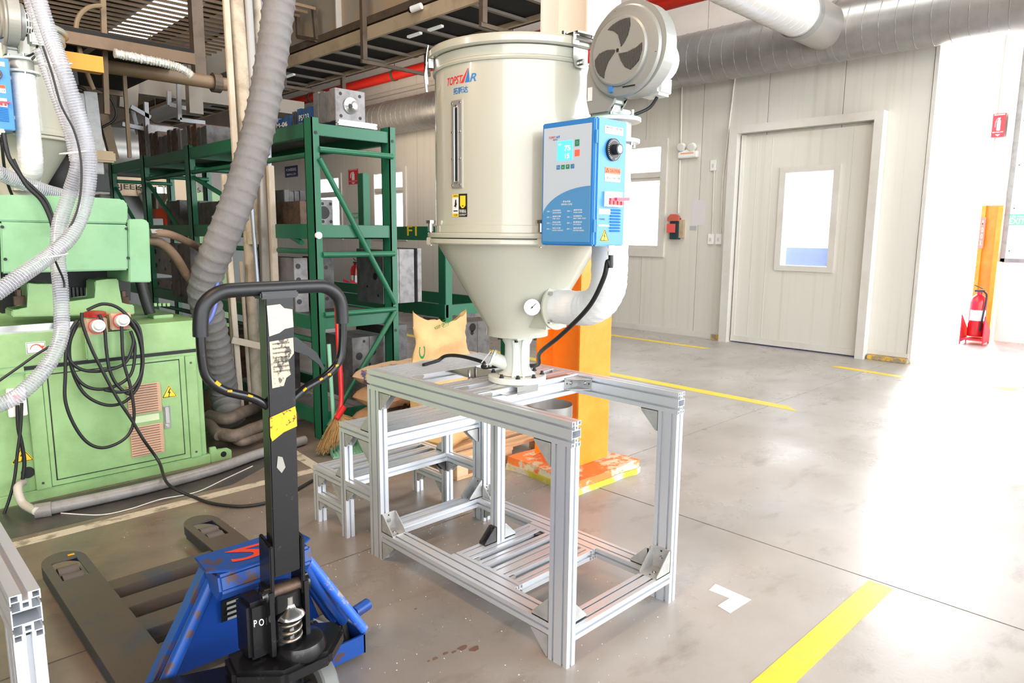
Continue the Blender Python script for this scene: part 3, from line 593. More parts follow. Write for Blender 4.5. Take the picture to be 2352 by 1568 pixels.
# ================================================================ HOPPER DRYER
def hopper():
    cx, cy = 2.033, 2.047
    t = thing('hopper_dryer', 'ivory hopper dryer with blue control box, standing on the aluminium stand', 'dryer', (cx, cy, .887))
    C0 = Vector((cx, cy, 0)); Rb = .335
    def L(nm, prof, m=IVORY, seg=64): return MB().lathe(prof, C0, seg).build(nm, m, t, smooth=35)
    L('barrel', [(Rb-.01, 1.50), (Rb, 1.502), (Rb, 2.105), (Rb-.01, 2.107)])
    L('lower_band', [(Rb+.001, 1.50), (Rb+.004, 1.502), (Rb+.004, 1.528), (Rb+.001, 1.53)])
    L('rim_bead', [(Rb-.01, 2.100), (Rb+.006, 2.103), (Rb+.009, 2.110), (Rb+.006, 2.117), (Rb-.01, 2.120)])
    L('rim', [(Rb-.02, 2.118), (Rb+.005, 2.118), (Rb+.008, 2.150), (Rb-.02, 2.150)])
    L('lid', [(Rb-.02, 2.152), (Rb+.022, 2.152), (Rb+.028, 2.158), (Rb+.028, 2.178), (Rb+.022, 2.186), (.02, 2.20), (.01, 2.20)])
    fl_ = L('middle_flange', [(Rb-.02, 1.482), (Rb+.032, 1.482), (Rb+.034, 1.486), (Rb+.034, 1.497), (Rb+.03, 1.501), (Rb-.02, 1.501)])
    L('cone_flange', [(Rb-.02, 1.458), (Rb+.03, 1.458), (Rb+.034, 1.462), (Rb+.034, 1.474), (Rb+.03, 1.478), (Rb-.02, 1.478)])
    L('cone', [(Rb-.003, 1.46), (.128, 1.115), (.128, 1.083), (.12, 1.083)])
    L('gasket', [(Rb, 1.477), (Rb+.028, 1.478), (Rb+.028, 1.482), (Rb, 1.483)], BLK)
    for a in (152, 238, 330, 60):
        q = C0+Vector((math.cos(math.radians(a)), math.sin(math.radians(a)), 0))*(Rb+.026)
        k = MB().cyl(q+Vector((0, 0, 1.45)), q+Vector((0, 0, 1.545)), .005, 8).build('clamp_bolt', STEEL, t)
        MB().box((q.x-.013, q.y-.013, 1.452), (q.x+.013, q.y+.013, 1.482)).build('clamp_block', IVORY, k, bevel=.002)
        MB().cyl(q+Vector((0, 0, 1.505)), q+Vector((0, 0, 1.538)), .011, 12).cyl(q+Vector((0, 0, 1.536)), q+Vector((0, 0, 1.548)), .019, 8).build('hand_nut', STEEL, k)
    # surface placement on the barrel: angle and height
    def on(a, z, r=Rb+.0006): return Vector((cx+r*math.cos(a), cy+r*math.sin(a), z))
    rad = math.radians
    # sight glass
    sa0, sa1 = rad(177.6), rad(186.9)
    g = patch('sight_frame', mat('satin_chrome', (168, 164, 158), .3, .4), t, lambda u, v: on(sa0+(sa1-sa0)*u, 1.665+.312*v, Rb+.005), 6, 1)
    patch('frame_edge', STEEL, g, lambda u, v: on(sa0+(sa1-sa0)*u, 1.665, Rb+.005*v), 6, 1); patch('frame_edge', STEEL, g, lambda u, v: on(sa1, 1.665+.312*u, Rb+.005*v), 2, 1)
    am = rad(182.3); w_ = rad(1.1)
    patch('slot_window', mat('slot_black', (30, 36, 44), .6), g, lambda u, v: on(am-w_+2*w_*u, 1.69+.26*v, Rb+.0056), 2, 1)
    b = MB(); pts = [on(am+rad(1.5)*math.cos(k), (1.95 if math.sin(k) > 0 else 1.69)+.009*math.sin(k), Rb+.0065) for k in [i*2*PI/24 for i in range(25)]]
    b.tube(pts, .0016, 5).build('slot_lip', CHROME, g)
    for z in (1.675, 1.77, 1.865, 1.967):
        for a in (rad(178.7), rad(185.8)): MB().sphere(on(a, z, Rb+.006), .0042, 8).build('rivet', CHROME, g)
    # warning label pair
    def lab(nm, a0, a1, z0, z1, m, p=t, r=Rb+.0008): return patch(nm, m, p, lambda u, v: on(rad(a0+(a1-a0)*u), z0+(z1-z0)*v, r), 5, 1)
    l1 = lab('warning_label', 177.4, 183.6, 1.560, 1.642, WHITE)
    lab('yellow_band', 177.4, 183.6, 1.630, 1.642, YEL, l1, Rb+.0012); lab('yellow_band', 177.4, 183.6, 1.560, 1.572, YEL, l1, Rb+.0012); lab('text_bar', 178.6, 182.8, 1.579, 1.583, BLK, l1, Rb+.0012)
    hand = [(.5, .28), (.42, .3), (.3, .42), (.36, .46), (.25, .3), (.33, .28), (.4, .42), (.42, .6), (.5, .95), (.68, .98), (.72, .62), (.8, .45), (.72, .4), (.68, .5), (.7, .24), (.62, .24), (.62, .42), (.58, .16), (.5, .2)]
    HB = MB(); HB.bm.faces.new([HB.bm.verts.new(on(rad(177.9+5.2*x), 1.586+.038*y, Rb+.0013)) for x, y in hand]); HB.build('hand_pictogram', BLK, l1)
    lettering('注意安全', BLK, l1, (0, 0, 0), (1, 0, 0), (0, 0, 1), 1, 1, fn=lambda x, y: on(rad(178.6+4.6*x), 1.6325+.007*y, Rb+.0016)); lettering('小心烫伤', BLK, l1, (0, 0, 0), (1, 0, 0), (0, 0, 1), 1, 1, fn=lambda x, y: on(rad(178.6+4.2*x), 1.5625+.007*y, Rb+.0016))
    l2 = lab('warning_label', 183.6, 190.9, 1.559, 1.643, BLK)
    for nm, z0, z1, c in (('hopper_pictogram', 1.600, 1.636, YEL),): lab(nm, 185.0, 189.6, z0, z1, c, l2, Rb+.0012)
    HB = MB(); HB.bm.faces.new([HB.bm.verts.new(on(rad(a), z, Rb+.0012)) for a, z in ((185, 1.600), (189.6, 1.600), (188.0, 1.591), (186.4, 1.591))]); HB.build('hopper_pictogram', YEL, l2)
    HB = MB(); HB.bm.faces.new([HB.bm.verts.new(on(rad(a), z, Rb+.0016)) for a, z in ((186.4, 1.5975), (188.2, 1.5975), (187.3, 1.602))]); HB.build('cone_pictogram', BLK, l2)
    lettering('请注意料斗\n干燥桶高温', WHITE, l2, 0*D['x'], D['x'], D['z'], 1, 1, fn=lambda x, y: on(rad(184.3+5.8*x), 1.574+.012*y, Rb+.0016)); lettering('HIGH TEMPERATURE\nDO NOT TOUCH', WHITE, l2, 0*D['x'], D['x'], D['z'], 1, 1, fn=lambda x, y: on(rad(184.3+6*x), 1.563+.007*y, Rb+.0016))
    # logo
    RDL, BLL = mat('logo_red', (224, 44, 46), .35), mat('logo_blue', (24, 116, 190), .35)
    a0, a1 = 172.5, 197.8
    def lg(s, x0, x1, z0, z1, m, sh=.25): lettering(s, m, t, 0*D['x'], D['x'], D['z'], 1, 1, name='logo_lettering', shear=sh, fn=lambda x, y: on(rad(a0+(a1-a0)*(x0+(x1-x0)*x)), z0+(z1-z0)*y, Rb+.0009))
    lg('TOPST', 0, .60, 2.034, 2.062, RDL, .3); lg('R', .81, 1.0, 2.034, 2.062, BLL, .3); lg('拓斯达', .26, .76, 1.998, 2.022, BLL, 0)
    for pts, m in (([(.52, 2.034), (.62, 2.034), (.765, 2.082), (.75, 2.082)], RDL), ([(.665, 2.034), (.80, 2.034), (.80, 2.045), (.775, 2.082)], BLL)):
        HB = MB(); HB.bm.faces.new([HB.bm.verts.new(on(rad(a0+(a1-a0)*x), z, Rb+.0009)) for x, z in pts]); HB.build('logo_peak', m, t)
    # lid latches
    def latch(a, big):
        c = Vector((math.cos(rad(a)), math.sin(rad(a)), 0)); s = Vector((-c.y, c.x, 0)); r = Rb+.012
        P = lambda dr_, ds, z: C0+c*(r+dr_)+s*ds+Vector((0, 0, z))
        if big:
            k = MB().slab3([P(.0, -.04, 2.115), P(0, .04, 2.115), P(0, .028, 2.085), P(0, -.028, 2.085)], c, .004).slab3([P(0, -.04, 2.115), P(0, .04, 2.115), P(0, .04, 2.165), P(0, -.04, 2.165)], c, .004).build('hinge_plate', STEEL, t)
            MB().bar(P(.02, -.045, 2.155), P(.02, -.045, 2.195), .028, .004, c).bar(P(.02, .045, 2.155), P(.02, .045, 2.195), .028, .004, c).bar(P(.0, -.05, 2.196), P(.0, .05, 2.196), .07, .005, (0, 0, 1)).bar(P(-.05, -.04, 2.205), P(-.05, .04, 2.205), .03, .003, (0, 0, 1)).build('hinge_saddle', STEEL, k)
            MB().cyl(P(.025, -.052, 2.178), P(.025, .052, 2.178), .008, 12).build('hinge_pin', STEEL, k); MB().cyl(P(.005, 0, 2.105), P(.018, 0, 2.105), .011, 10).build('hinge_screw', STEEL, k)
            for ds in (-.038, .0, .038): MB().cyl(P(-.05, ds, 2.2), P(-.05, ds, 2.215), .008, 8).build('hinge_bolt', STEEL, k)
        else:
            k = MB().slab3([P(0, -.014, 2.118), P(0, .014, 2.118), P(0, .014, 2.15), P(0, -.014, 2.15)], c, .018).build('latch_base', STEEL, t)
            MB().tube([P(.018, -.004, 2.20), P(.024, -.004, 2.17), P(.026, 0, 2.135), P(.02, .0, 2.06)], .003, 6).tube([P(.018, .006, 2.20), P(.024, .006, 2.17), P(.026, 0, 2.135)], .003, 6).build('latch_hook', CHROME, k)
            MB().slab3([P(.02, -.008, 2.14), P(.02, .008, 2.14), P(.028, .010, 2.09), P(.022, .008, 2.03), P(.022, -.008, 2.03), P(.028, -.010, 2.09)], c, .006).build('latch_lever', STEEL, k)
    latch(152.0, 0); latch(-96, 1)
    # valve neck under the cone
    nk = MB()
    nk.lathe([(.03, 1.083), (.085, 1.083), (.085, 1.068), (.03, 1.068)], C0, 4, a0=PI/4, a1=PI/4+2*PI)
    nk.build('top_plate', IVORY2, t, bevel=.002)
    for a in (0, 90, 180, 270):
        q = on(rad(a-138), 1.06, .075); MB().cyl(q, q+Vector((0, 0, .01)), .007, 6).build('hex_bolt', BLK, t)
    L('neck', [(.064, 1.07), (.062, 1.058), (.052, 1.04), (.052, .955), (.060, .93), (.078, .918), (.03, .918)], IVORY2, 24)
    for a in (-150, -118, 30, 70): MB().slab3([on(rad(a), .915, .05), on(rad(a), .915, .085), on(rad(a), .95, .064), on(rad(a), 1.03, .062), on(rad(a), 1.068, .078), on(rad(a), 1.068, .05)], D['z'].cross(on(rad(a), 0, 1)-C0), .008).build('neck_rib', IVORY2, t)
    L('base_flange', [(.03, .888), (.118, .888), (.122, .892), (.122, .910), (.118, .914), (.03, .916)], IVORY2, 48)
    for a in (-172, -133, -94, -45, 0, 60, 120):
        q = on(rad(a), .914, .105); MB().cyl(q, q+Vector((0, 0, .004)), .010, 12).cyl(q, q+Vector((0, 0, .014)), .0065, 6).build('hex_bolt', BLK, t)
    ic = Vector((cx-.066, cy+.07, .978)); idr = Vector((-.66, .72, .35)).normalized()
    MB().cyl(C0+Vector((-.02, .02, .95)), ic, .029, 20).cyl(ic, ic+idr*.010, .038, 20).build('side_spout', IVORY2, t, smooth=40)
    sw = idr.cross(D['z']).normalized(); su = sw.cross(idr)
    pl_ = ic+idr*.014; MB().slab3([pl_-sw*.034-su*.038, pl_+sw*.034-su*.038, pl_+sw*.034+su*.04, pl_-sw*.034+su*.04], idr, .004).build('slide_gate', GREYP, t)
    MB().bar(pl_+idr*.01+su*.03-sw*.02, pl_+idr*.03-su*.03-sw*.028, .018, .004, idr).build('gate_handle', GREYP, t)
    # warm air inlet box on the cone + insulated elbow pipe
    px_ = cx; e = MB(); e.lathe([(.03, 0), (.092, 0), (.092, -.008), (.03, -.008)], (px_, 1.828, 1.218), 36, axis='Y'); e.build('inlet_flange', IVORY, t, smooth=40)
    MB().prism([(px_-.06, 1.13), (px_+.06, 1.13), (px_+.06, 1.29), (px_, 1.345), (px_-.06, 1.29)], 'Y', 1.829, 1.96).build('inlet_box', IVORY, t)
    for a in (135, 225, 45, 315): q = Vector((px_+.080*math.cos(rad(a)), 1.820, 1.218+.078*math.sin(rad(a)))); MB().cyl(q, q-D['y']*.014, .008, 10).build('hex_bolt', STEEL, t)
    ry = 1.575; rp = .066
    path = [Vector((px_, 1.821, 1.218)), Vector((px_, 1.78, 1.218)), Vector((px_, 1.72, 1.220))]+[Vector((px_, ry+.12-.12*math.sin(k*PI/16), 1.222+.12*(1-math.cos(k*PI/16)))) for k in range(0, 9)]+[Vector((px_, ry, 1.36+.045*k)) for k in range(11)]
    path = path[:3]+path[3:]; path2 = spline(path, 3)
    MB().tube(path2, rp, 28, rf=lambda i: rp*(1+.018*math.sin(i*2.1)+.01*math.sin(i*.7))).build('insulated_pipe', INSUL, t, smooth=60)
    rc = Vector((px_, ry, 0))
    def RL(nm, prof, m=IVORY2, seg=36): return MB().lathe(prof, rc, seg).build(nm, m, t, smooth=35)
    RL('pipe_flange', [(.03, 1.816), (.092, 1.816), (.094, 1.819), (.094, 1.828), (.03, 1.828)]); RL('heater_neck', [(.062, 1.80), (.062, 1.895), (.03, 1.895)], GREYP)
    RL('blower_flange', [(.03, 1.888), (.094, 1.888), (.096, 1.891), (.096, 1.899), (.03, 1.899)]); RL('gasket', [(.06, 1.8992), (.094, 1.8992), (.094, 1.9022), (.06, 1.9022)], MINT)
    for a in (-150, -90, -30, 30, 90, 150):
        for z in (1.905, 1.805): q = rc+Vector((.08*math.cos(rad(a)), .08*math.sin(rad(a)), z)); MB().cyl(q, q+D['z']*.018, .006, 6).build('hex_bolt', STEEL, t)
    # gauge
    gc = Vector((cx, cy, 1.222))+Vector((math.cos(rad(-121)), math.sin(rad(-121)), 0))*.232; gn = Vector((math.cos(rad(-136)), math.sin(rad(-136)), 0.0))
    gg = MB().cyl(gc-gn*.05, gc+gn*.0, .012, 10).cyl(gc-gn*.004, gc+gn*.012, .031, 32).build('temperature_gauge', CHROME, t, smooth=40)
    MB().cyl(gc+gn*.0122, gc+gn*.0130, .0265, 32).build('dial', WHITE, gg)
    s_ = Vector((-gn.y, gn.x, 0))*-1
    tk = MB()
    for k in range(20): a = rad(-130+k*13.7); d_ = s_*math.sin(a)+D['z']*math.cos(a); tk.bar(gc+gn*.0134+d_*.020, gc+gn*.0134+d_*.0235, .0008, .0003, gn)
    tk.build('dial_marks', BLK, gg); d_ = (s_*-.7+D['z']*.7).normalized(); MB().bar(gc+gn*.0136-d_*.008, gc+gn*.0136+d_*.02, .0022, .0006, gn).cyl(gc+gn*.0132, gc+gn*.0146, .0035, 10).build('needle', BLK, gg)
    # ---- blower
    bx_, by_, bz_ = 1.935, 1.468, 2.092
    prof = []
    n = 48
    for k in range(n):
        a = 2*PI*k/n; r_s = .150+.012*math.cos(a-2.4); prof.append((by_+r_s*math.cos(a), bz_+r_s*math.sin(a)))
    MB().prism(prof, 'X', bx_+.01, bx_+.068).build('scroll', GREYP, t, smooth=40, bevel=.012)
    MB().prism([(by_+.155, bz_+.03), (by_+.162, bz_-.05), (by_+.172, 1.965), (ry+.045, 1.903), (ry-.045, 1.903), (by_+.055, 1.945), (by_+.02, bz_-.13)], 'X', bx_+.012, bx_+.083).build('outlet', GREYP, t, smooth=40, bevel=.01)
    MB().prism([(ry+.045, 1.93), (ry+.045, 1.902), (ry-.045, 1.902), (ry-.045, 1.93)], 'X', bx_+.03, bx_+.14).build('outlet_foot', GREYP, t, bevel=.004)
    MB().lathe([(.02, .012), (.142, .012), (.146, .004), (.140, -.004), (.122, -.010), (.116, -.010)], (bx_, by_, bz_), 48, axis='X').build('scroll_rim', GREYP, t, smooth=30)
    cvx = bx_-.022; cc = Vector((0, by_+.004, bz_+.0))
    cov = MB().lathe([(.02, .03), (.108, .03), (.110, .004), (.104, 0), (.02, 0)], (cvx, cc.y, cc.z), 48, axis='X').build('intake_cover', GREYP, t, smooth=30)
    def blade(k):
        out = []
        for i in range(9): u = i/8; r = .010+.083*u; a = rad(74+120*k)-rad(40)*u**1.6+rad(14); out.append((r, a))
        back = []
        for i in range(9): u = 1-i/8; r = .010+.083*u; a = rad(74+120*k)+rad(10)+rad(4)*u+rad(18)*math.sin(u*PI*.62)-rad(24)*(1-u); back.append((r, a))
        ea, sa = back[0][1], out[-1][1]; out += [(.093, sa+(ea-sa)*q_/6) for q_ in range(1, 6)]
        return [Vector((cvx-.0012, cc.y-r*math.cos(a), cc.z+r*math.sin(a))) for r, a in out+back]
    BLD = (((1200, 195), (1232, 172), (1265, 158), (1300, 152), (1328, 156), (1331, 200), (1320, 255), (1302, 292), (1282, 318), (1274, 280), (1262, 240), (1238, 212)),
           ((1268, 355), (1320, 357), (1368, 342), (1400, 318), (1401, 362), (1387, 420), (1366, 446), (1340, 468), (1308, 445), (1284, 402)),
           ((1247, 327), (1200, 318), (1155, 332), (1128, 365), (1130, 402), (1146, 446), (1162, 470), (1188, 492), (1191, 450), (1210, 392), (1246, 342)))
    for k in range(3):
        hb = MB(); pts = [Vector((cvx-.0012, cc.y-(x_-1265)/150*.105, cc.z-(y_-335)/205*.105)) for x_, y_ in BLD[k]]; hb.bm.faces.new([hb.bm.verts.new(p) for p in pts]); bl = hb.build('vent_opening', mat('vent_dark', (34, 34, 34), .8), cov)
        ms = MB(); ys_, zs_ = [p.y for p in pts], [p.z for p in pts]
        def inside(y, z):
            c_ = False; j = len(pts)-1
            for i in range(len(pts)):
                if ((pts[i].z > z) != (pts[j].z > z)) and (y < (pts[j].y-pts[i].y)*(z-pts[i].z)/(pts[j].z-pts[i].z)+pts[i].y): c_ = not c_
                j = i
            return c_
        st = .0034
        for iy in range(int((max(ys_)-min(ys_))/st)):
            for iz in range(int((max(zs_)-min(zs_))/st)):
                y, z = min(ys_)+iy*st, min(zs_)+iz*st
                if inside(y, z):
                    ms.bar((cvx-.0016, y, z), (cvx-.0016, y+st, z), .0008, .0006, (1, 0, 0)); ms.bar((cvx-.0016, y, z), (cvx-.0016, y, z+st), .0008, .0006, (1, 0, 0))
        o = ms.build('mesh_guard', mat('guard_wire', (118, 116, 110), .5, .3), cov); o['kind'] = 'stuff'
    MB().cyl((cvx-.004, cc.y, cc.z), (cvx, cc.y, cc.z), .006, 12).build('centre_screw', CHROME, cov)
    for a in (75, 190, 350, 290): q = Vector((bx_-.001, by_+.132*math.cos(rad(a)), bz_+.132*math.sin(rad(a)))); MB().sphere(q, .006, 8).build('cover_screw', CHROME, t)
    B('blue_slide_knob', BLUE, t, (bx_-.016, by_+.03, bz_-.125), (bx_-.002, by_+.045, bz_-.105)); B('air_slot', BLK, t, (bx_-.0125, by_-.06, bz_-.117), (bx_-.0115, by_-.01, bz_-.113))
    MB().cyl((bx_+.08, by_, bz_), (bx_+.10, by_, bz_), .104, 40).build('motor_flange', GREYP, t, smooth=40)
    mo = MB().lathe([(.03, 0), (.076, 0), (.076, .11), (.066, .13), (.03, .135)], (bx_+.10, by_, bz_), 36, axis='X').build('motor', IVORY2, t, smooth=35)
    for k in range(12):
        for j in (-1, 0, 1): a = rad(k*30+15); q = Vector((bx_+.125+j*.012, by_+.0765*math.cos(a), bz_+.0765*math.sin(a))); d_ = Vector((0, -math.sin(a), math.cos(a))); MB().bar(q-d_*.014, q+d_*.014, .005, .001, (0, math.cos(a), math.sin(a))).build('cooling_slot', BLK, mo)
    MB().box((bx_+.12, by_-.065, bz_-.125), (bx_+.20, by_+.03, bz_-.06)).build('terminal_box', IVORY2, t, bevel=.01)
    MB().box((bx_+.14, by_-.01, bz_+.055), (bx_+.20, by_+.07, bz_+.10)).build('capacitor_box', IVORY2, t, bevel=.01)
    B('rating_sticker', WHITE, t, (bx_+.0095, by_+.135, 1.955), (bx_+.0105, by_+.155, 2.0))
    ar = MB(); ar.box((bx_+.0085, by_+.140, bz_-.012), (bx_+.0095, by_+.158, bz_+.035)); ar.build('arrow_sticker', RED, t)
    B('arrow_mark', WHITE, t, (bx_+.0078, by_+.146, bz_-.005), (bx_+.0085, by_+.149, bz_+.028))
    MB().tube(spline([(bx_+.16, by_-.03, bz_-.125), (bx_+.15, by_+.0, 1.93), (bx_+.10, by_+.06, 1.90)]), .006, 8).build('motor_cable', DARK, t)
    # ---- control box
    bx0, bx1, by0, by1, bz0, bz1 = 1.782, 1.948, 1.452, 1.684, 1.461, 1.868
    MB().box((bx0+.014, by0, bz0), (bx1, by1, bz1)).build('control_box', BLUE, t, bevel=.004)
    dr_ = MB().box((bx0, by0+.001, bz0+.001), (bx0+.012, by1-.001, bz1-.001)).build('box_door', BLUE, t, bevel=.004)
    fx = bx0-.0006
    def DP(u, v): return Vector((fx, by1-.010-(by1-by0-.024)*u, bz0+.012+(bz1-bz0-.030)*v))
    k = MB(); k.slab3([DP(0, 0), DP(1, 0), DP(1, 1), DP(0, 1)], D['X'], .0004).build('keypad_panel', mat('keypad_pale', (196, 208, 220), .4), dr_)
    fx -= .0008; arcp = [DP(1, 0), DP(0, 0)]+[DP(max(0, 1.02-1.06*math.cos(rad(a))), .18+.30*math.sin(rad(a))) for a in range(0, 91, 6)]+[DP(1, .48)]
    h_ = MB(); h_.bm.faces.new([h_.bm.verts.new(p) for p in arcp]); h_.build('blue_arc', mat('arc_blue', (86, 150, 202), .4), dr_)
    def TX(s, u0, u1, v0, v1, m, par=dr_, sh=0): lettering(s, m, par, 0*D['x'], D['x'], D['z'], 1, 1, shear=sh, fn=lambda x, y: DP(u0+(u1-u0)*x, v0+(v1-v0)*y)+Vector((-.0006, 0, 0)))
    TX('TOPST', .11, .26, .905, .925, RDL, sh=.25); TX('AR', .26, .35, .905, .925, BLL, sh=.25); TX('拓斯达', .20, .30, .888, .900, BLL)
    def RB(nm, u0, u1, v0, v1, m, tt=.0006): return MB().slab3([DP(u0, v0), DP(u1, v0), DP(u1, v1), DP(u0, v1)], D['X'], tt).build(nm, m, dr_)
    RB('display', .30, .62, .71, .875, mat('lcd_blue', (70, 180, 255), .2, emit=1.6)); LCD = mat('lcd_white', (255, 255, 255), .3, emit=2.5)
    TX('75', .45, .58, .79, .835, LCD); TX('15', .47, .56, .725, .765, LCD); TX('PV', .33, .38, .84, .855, LCD)
    KG, KB, KR = mat('key_green', (40, 140, 100), .4), mat('key_blue', (60, 130, 186), .4), mat('key_red', (255, 84, 60), .4, emit=.8)
    RB('key', .67, .76, .82, .875, KG); RB('key', .67, .77, .735, .79, KR)
    for i, (m_, s) in enumerate(((KB, 'Fn'), (KG, '▲'), (KG, '▼'), (KB, '↵'))): RB('key', .29+.10*i, .365+.10*i, .635, .672, m_); TX(s, .305+.10*i, .35+.10*i, .644, .664, WHITE)
    TX('O', .695, .735, .835, .86, WHITE)
    TX('故障代码', .44, .60, .345, .362, WHITE); TX('ERROR CODE', .41, .64, .322, .337, WHITE)
    for i, (a, b_, c_, d__, e_, f_) in enumerate((('E00', '热电偶断线故障', 'SENSOR ERROR', 'E04', '相序故障', 'PHASE ALARM'), ('E01', '温度过高', 'TEMP. HIGH', 'E05', '加热超温故障', 'FIRST TEMP. HIGH'), ('E02', '风机过载', 'FAN OVERLOAD', 'E06', '数据错误', 'DATA ERROR'), ('E03', '加热过流', 'HEATER OVERHEAT', 'E07', '加热失败', 'HEATING FAILED'))):
        v = .265-.052*i
        TX(a+' —', .10, .20, v, v+.011, WHITE); TX(b_, .22, .40, v+.006, v+.020, WHITE); TX(c_, .22, .22+.016*len(c_), v-.013, v-.002, WHITE)
        TX(d__+' —', .54, .64, v, v+.011, WHITE); TX(e_, .67, .85, v+.006, v+.020, WHITE); TX(f_, .67, .67+.016*len(f_), v-.013, v-.002, WHITE)
    # side face (breaker side)
    fy = by0-.0004
    def SP(u, v): return Vector((bx0+.014+(bx1-bx0-.014)*u, fy, bz0+(bz1-bz0)*v))
    def SB(nm, u0, u1, v0, v1, m, tt=.0006, par=t): return MB().slab3([SP(u0, v0), SP(u1, v0), SP(u1, v1), SP(u0, v1)], D['Y'], tt).build(nm, m, par)
    def ST_(s, u0, u1, v0, v1, m, sh=0): lettering(s, m, t, 0*D['x'], D['x'], D['z'], 1, 1, shear=sh, fn=lambda x, y: SP(u0+(u1-u0)*x, v0+(v1-v0)*y)+Vector((0, -.0009, 0)))
    SB('notice_sticker', .22, .85, .885, .945, WHITE); ST_('请确保电源电压与机器铭牌相符', .25, .82, .925, .938, BLK); ST_('Read the operation manual carefully', .25, .82, .908, .917, BLK); ST_('before switching on this machine.', .25, .78, .893, .902, BLK)
    dc = SP(.50, .765); dd = MB().cyl(dc, dc-D['y']*.008, .036, 32).build('rotary_dial', DARK, t, smooth=40); MB().cyl(dc-D['y']*.008, dc-D['y']*.030, .017, 20).build('dial_knob', DARK, dd, smooth=40); MB().cyl(dc-D['y']*.0301, dc-D['y']*.031, .012, 20).build('knob_cap', STEEL, dd)
    dm = MB()
    for i in range(28): a = rad(i*12-80); e_ = Vector((math.cos(a), 0, math.sin(a))); dm.bar(dc-D['y']*.0083+e_*.028, dc-D['y']*.0083+e_*.032, .0012, .0004, D['y'])
    dm.build('dial_marks', WHITE, dd)
    SB('caution_sticker', .26, .80, .575, .625, mat('caution_orange', (255, 96, 30), .4)); ST_('CAUTION', .42, .78, .588, .613, BLK); SB('voltage_sticker', .26, .80, .515, .575, WHITE); ST_('380V/50Hz/3Φ', .29, .78, .532, .556, BLK)
    HB = MB(); p_ = [SP(.29, .588), SP(.38, .588), SP(.335, .616)]; HB.tube([q-D['y']*.001 for q in p_+p_[:1]], .0008, 4).build('triangle_mark', BLK, t)
    bk = SB('circuit_breaker', .26, .80, .315, .435, WHITE, .012)
    for i in range(4): u = .27+.133*i; MB().slab3([SP(u, .322)-D['y']*.0125, SP(u+.12, .322)-D['y']*.0125, SP(u+.12, .375)-D['y']*.0125, SP(u, .375)-D['y']*.0125], D['Y'], .003).build('breaker_pole', WHITE, bk); MB().slab3([SP(u+.03, .33)-D['y']*.0155, SP(u+.10, .33)-D['y']*.0155, SP(u+.10, .36)-D['y']*.0155, SP(u+.03, .36)-D['y']*.0155], D['Y'], .006).build('pole_lever', RED, bk)
    MB().bar(SP(.30, .372)-D['y']*.020, SP(.45, .372)-D['y']*.020, .008, .008).bar(SP(.45, .375)-D['y']*.024, SP(.90, .38)-D['y']*.024, .012, .010).build('breaker_handle', mat('pink_red_plastic', (222, 60, 84), .35), bk)
    for i in range(8): v = .115+.024*i; MB().prism([(by0, bz0+(bz1-bz0)*v), (by0-.007, bz0+(bz1-bz0)*(v+.004)), (by0, bz0+(bz1-bz0)*(v+.016))], 'X', SP(.48, 0).x, SP(.82, 0).x).build('louvre', BLUE, t)
    SB('logo_sticker', .08, .48, .255, .295, WHITE); ST_('TOPSTAR', .12, .44, .270, .288, BLL, .25); ST_('拓斯达', .2, .36, .259, .268, BLL); ST_('产品合格证', .10, .30, .208, .222, BLK); SB('grey_strip_sticker', .08, .46, .157, .172, mat('pale_strip', (190, 214, 232), .4))
    tri = SB('electric_warning', .14, .48, .04, .13, YEL, .0001); bpy.data.objects.remove(tri)
    def tri_sign(par, c, r, up, nrm, m=YEL, nm='electric_warning', name2='bolt_mark'):
        """yellow triangle with black border and a bolt, centre c, half width r"""
        rt = Vector(up).cross(Vector(nrm)).normalized(); up = Vector(up); nrm = Vector(nrm)
        T = lambda s, q, dz: [Vector(c)+rt*(x*s*r)+up*(y*s*r)+nrm*dz for x, y in q]
        tp = [(-1, -.62), (1, -.62), (0, 1.1)]
        a = MB().slab3(T(1, tp, 0), nrm, .0006).build(nm, m, par)
        if a.parent and a.parent.parent: p2, par2 = a.parent, a.parent
        q = a if not par.parent else par
        MB().tube([Vector(c)+rt*(x*.86*r)+up*(y*.86*r)+nrm*.0008 for x, y in tp+tp[:1]], .055*r, 4).build('triangle_border', BLK, q)
        bo = [(.08, .6), (-.22, .05), (-.02, .02), (-.14, -.42), (-.22, -.40), (-.05, -.56), (.02, -.36), (-.06, -.38), (.18, .14), (0, .16), (.2, .58)]
        h = MB(); h.bm.faces.new([h.bm.verts.new(p) for p in T(1, bo, .0011)]); h.build(name2, BLK, q); return a
    globals()['tri_sign'] = tri_sign
    tri_sign(t, SP(.30, .075)-D['y']*.0, .024, D['z'], D['Y'])
    for v in (.11, .80): MB().cyl(SP(-.05, v), SP(-.05, v+.10), .005, 8).build('door_hinge', BLUE, t)
    MB().cyl(SP(.55, 0)+D['z']*.002, SP(.55, 0)-D['z']*.03, .012, 12).cyl(SP(.55, 0)-D['z']*.008, SP(.55, 0)-D['z']*.018, .016, 6).build('cable_gland', WHITE, t)
    for z in (1.55, 1.78): MB().bar((bx1, by0+.12, z), (cx, by0+.12, z), .03, .02).build('box_arm', IVORY, t)
    for z in (1.50, 1.80): MB().bar((1.94, 1.66, z), (1.96, 1.73, z), .04, .012).build('box_arm', IVORY, t)
    g_ = SP(.55, 0)-D['z']*.03
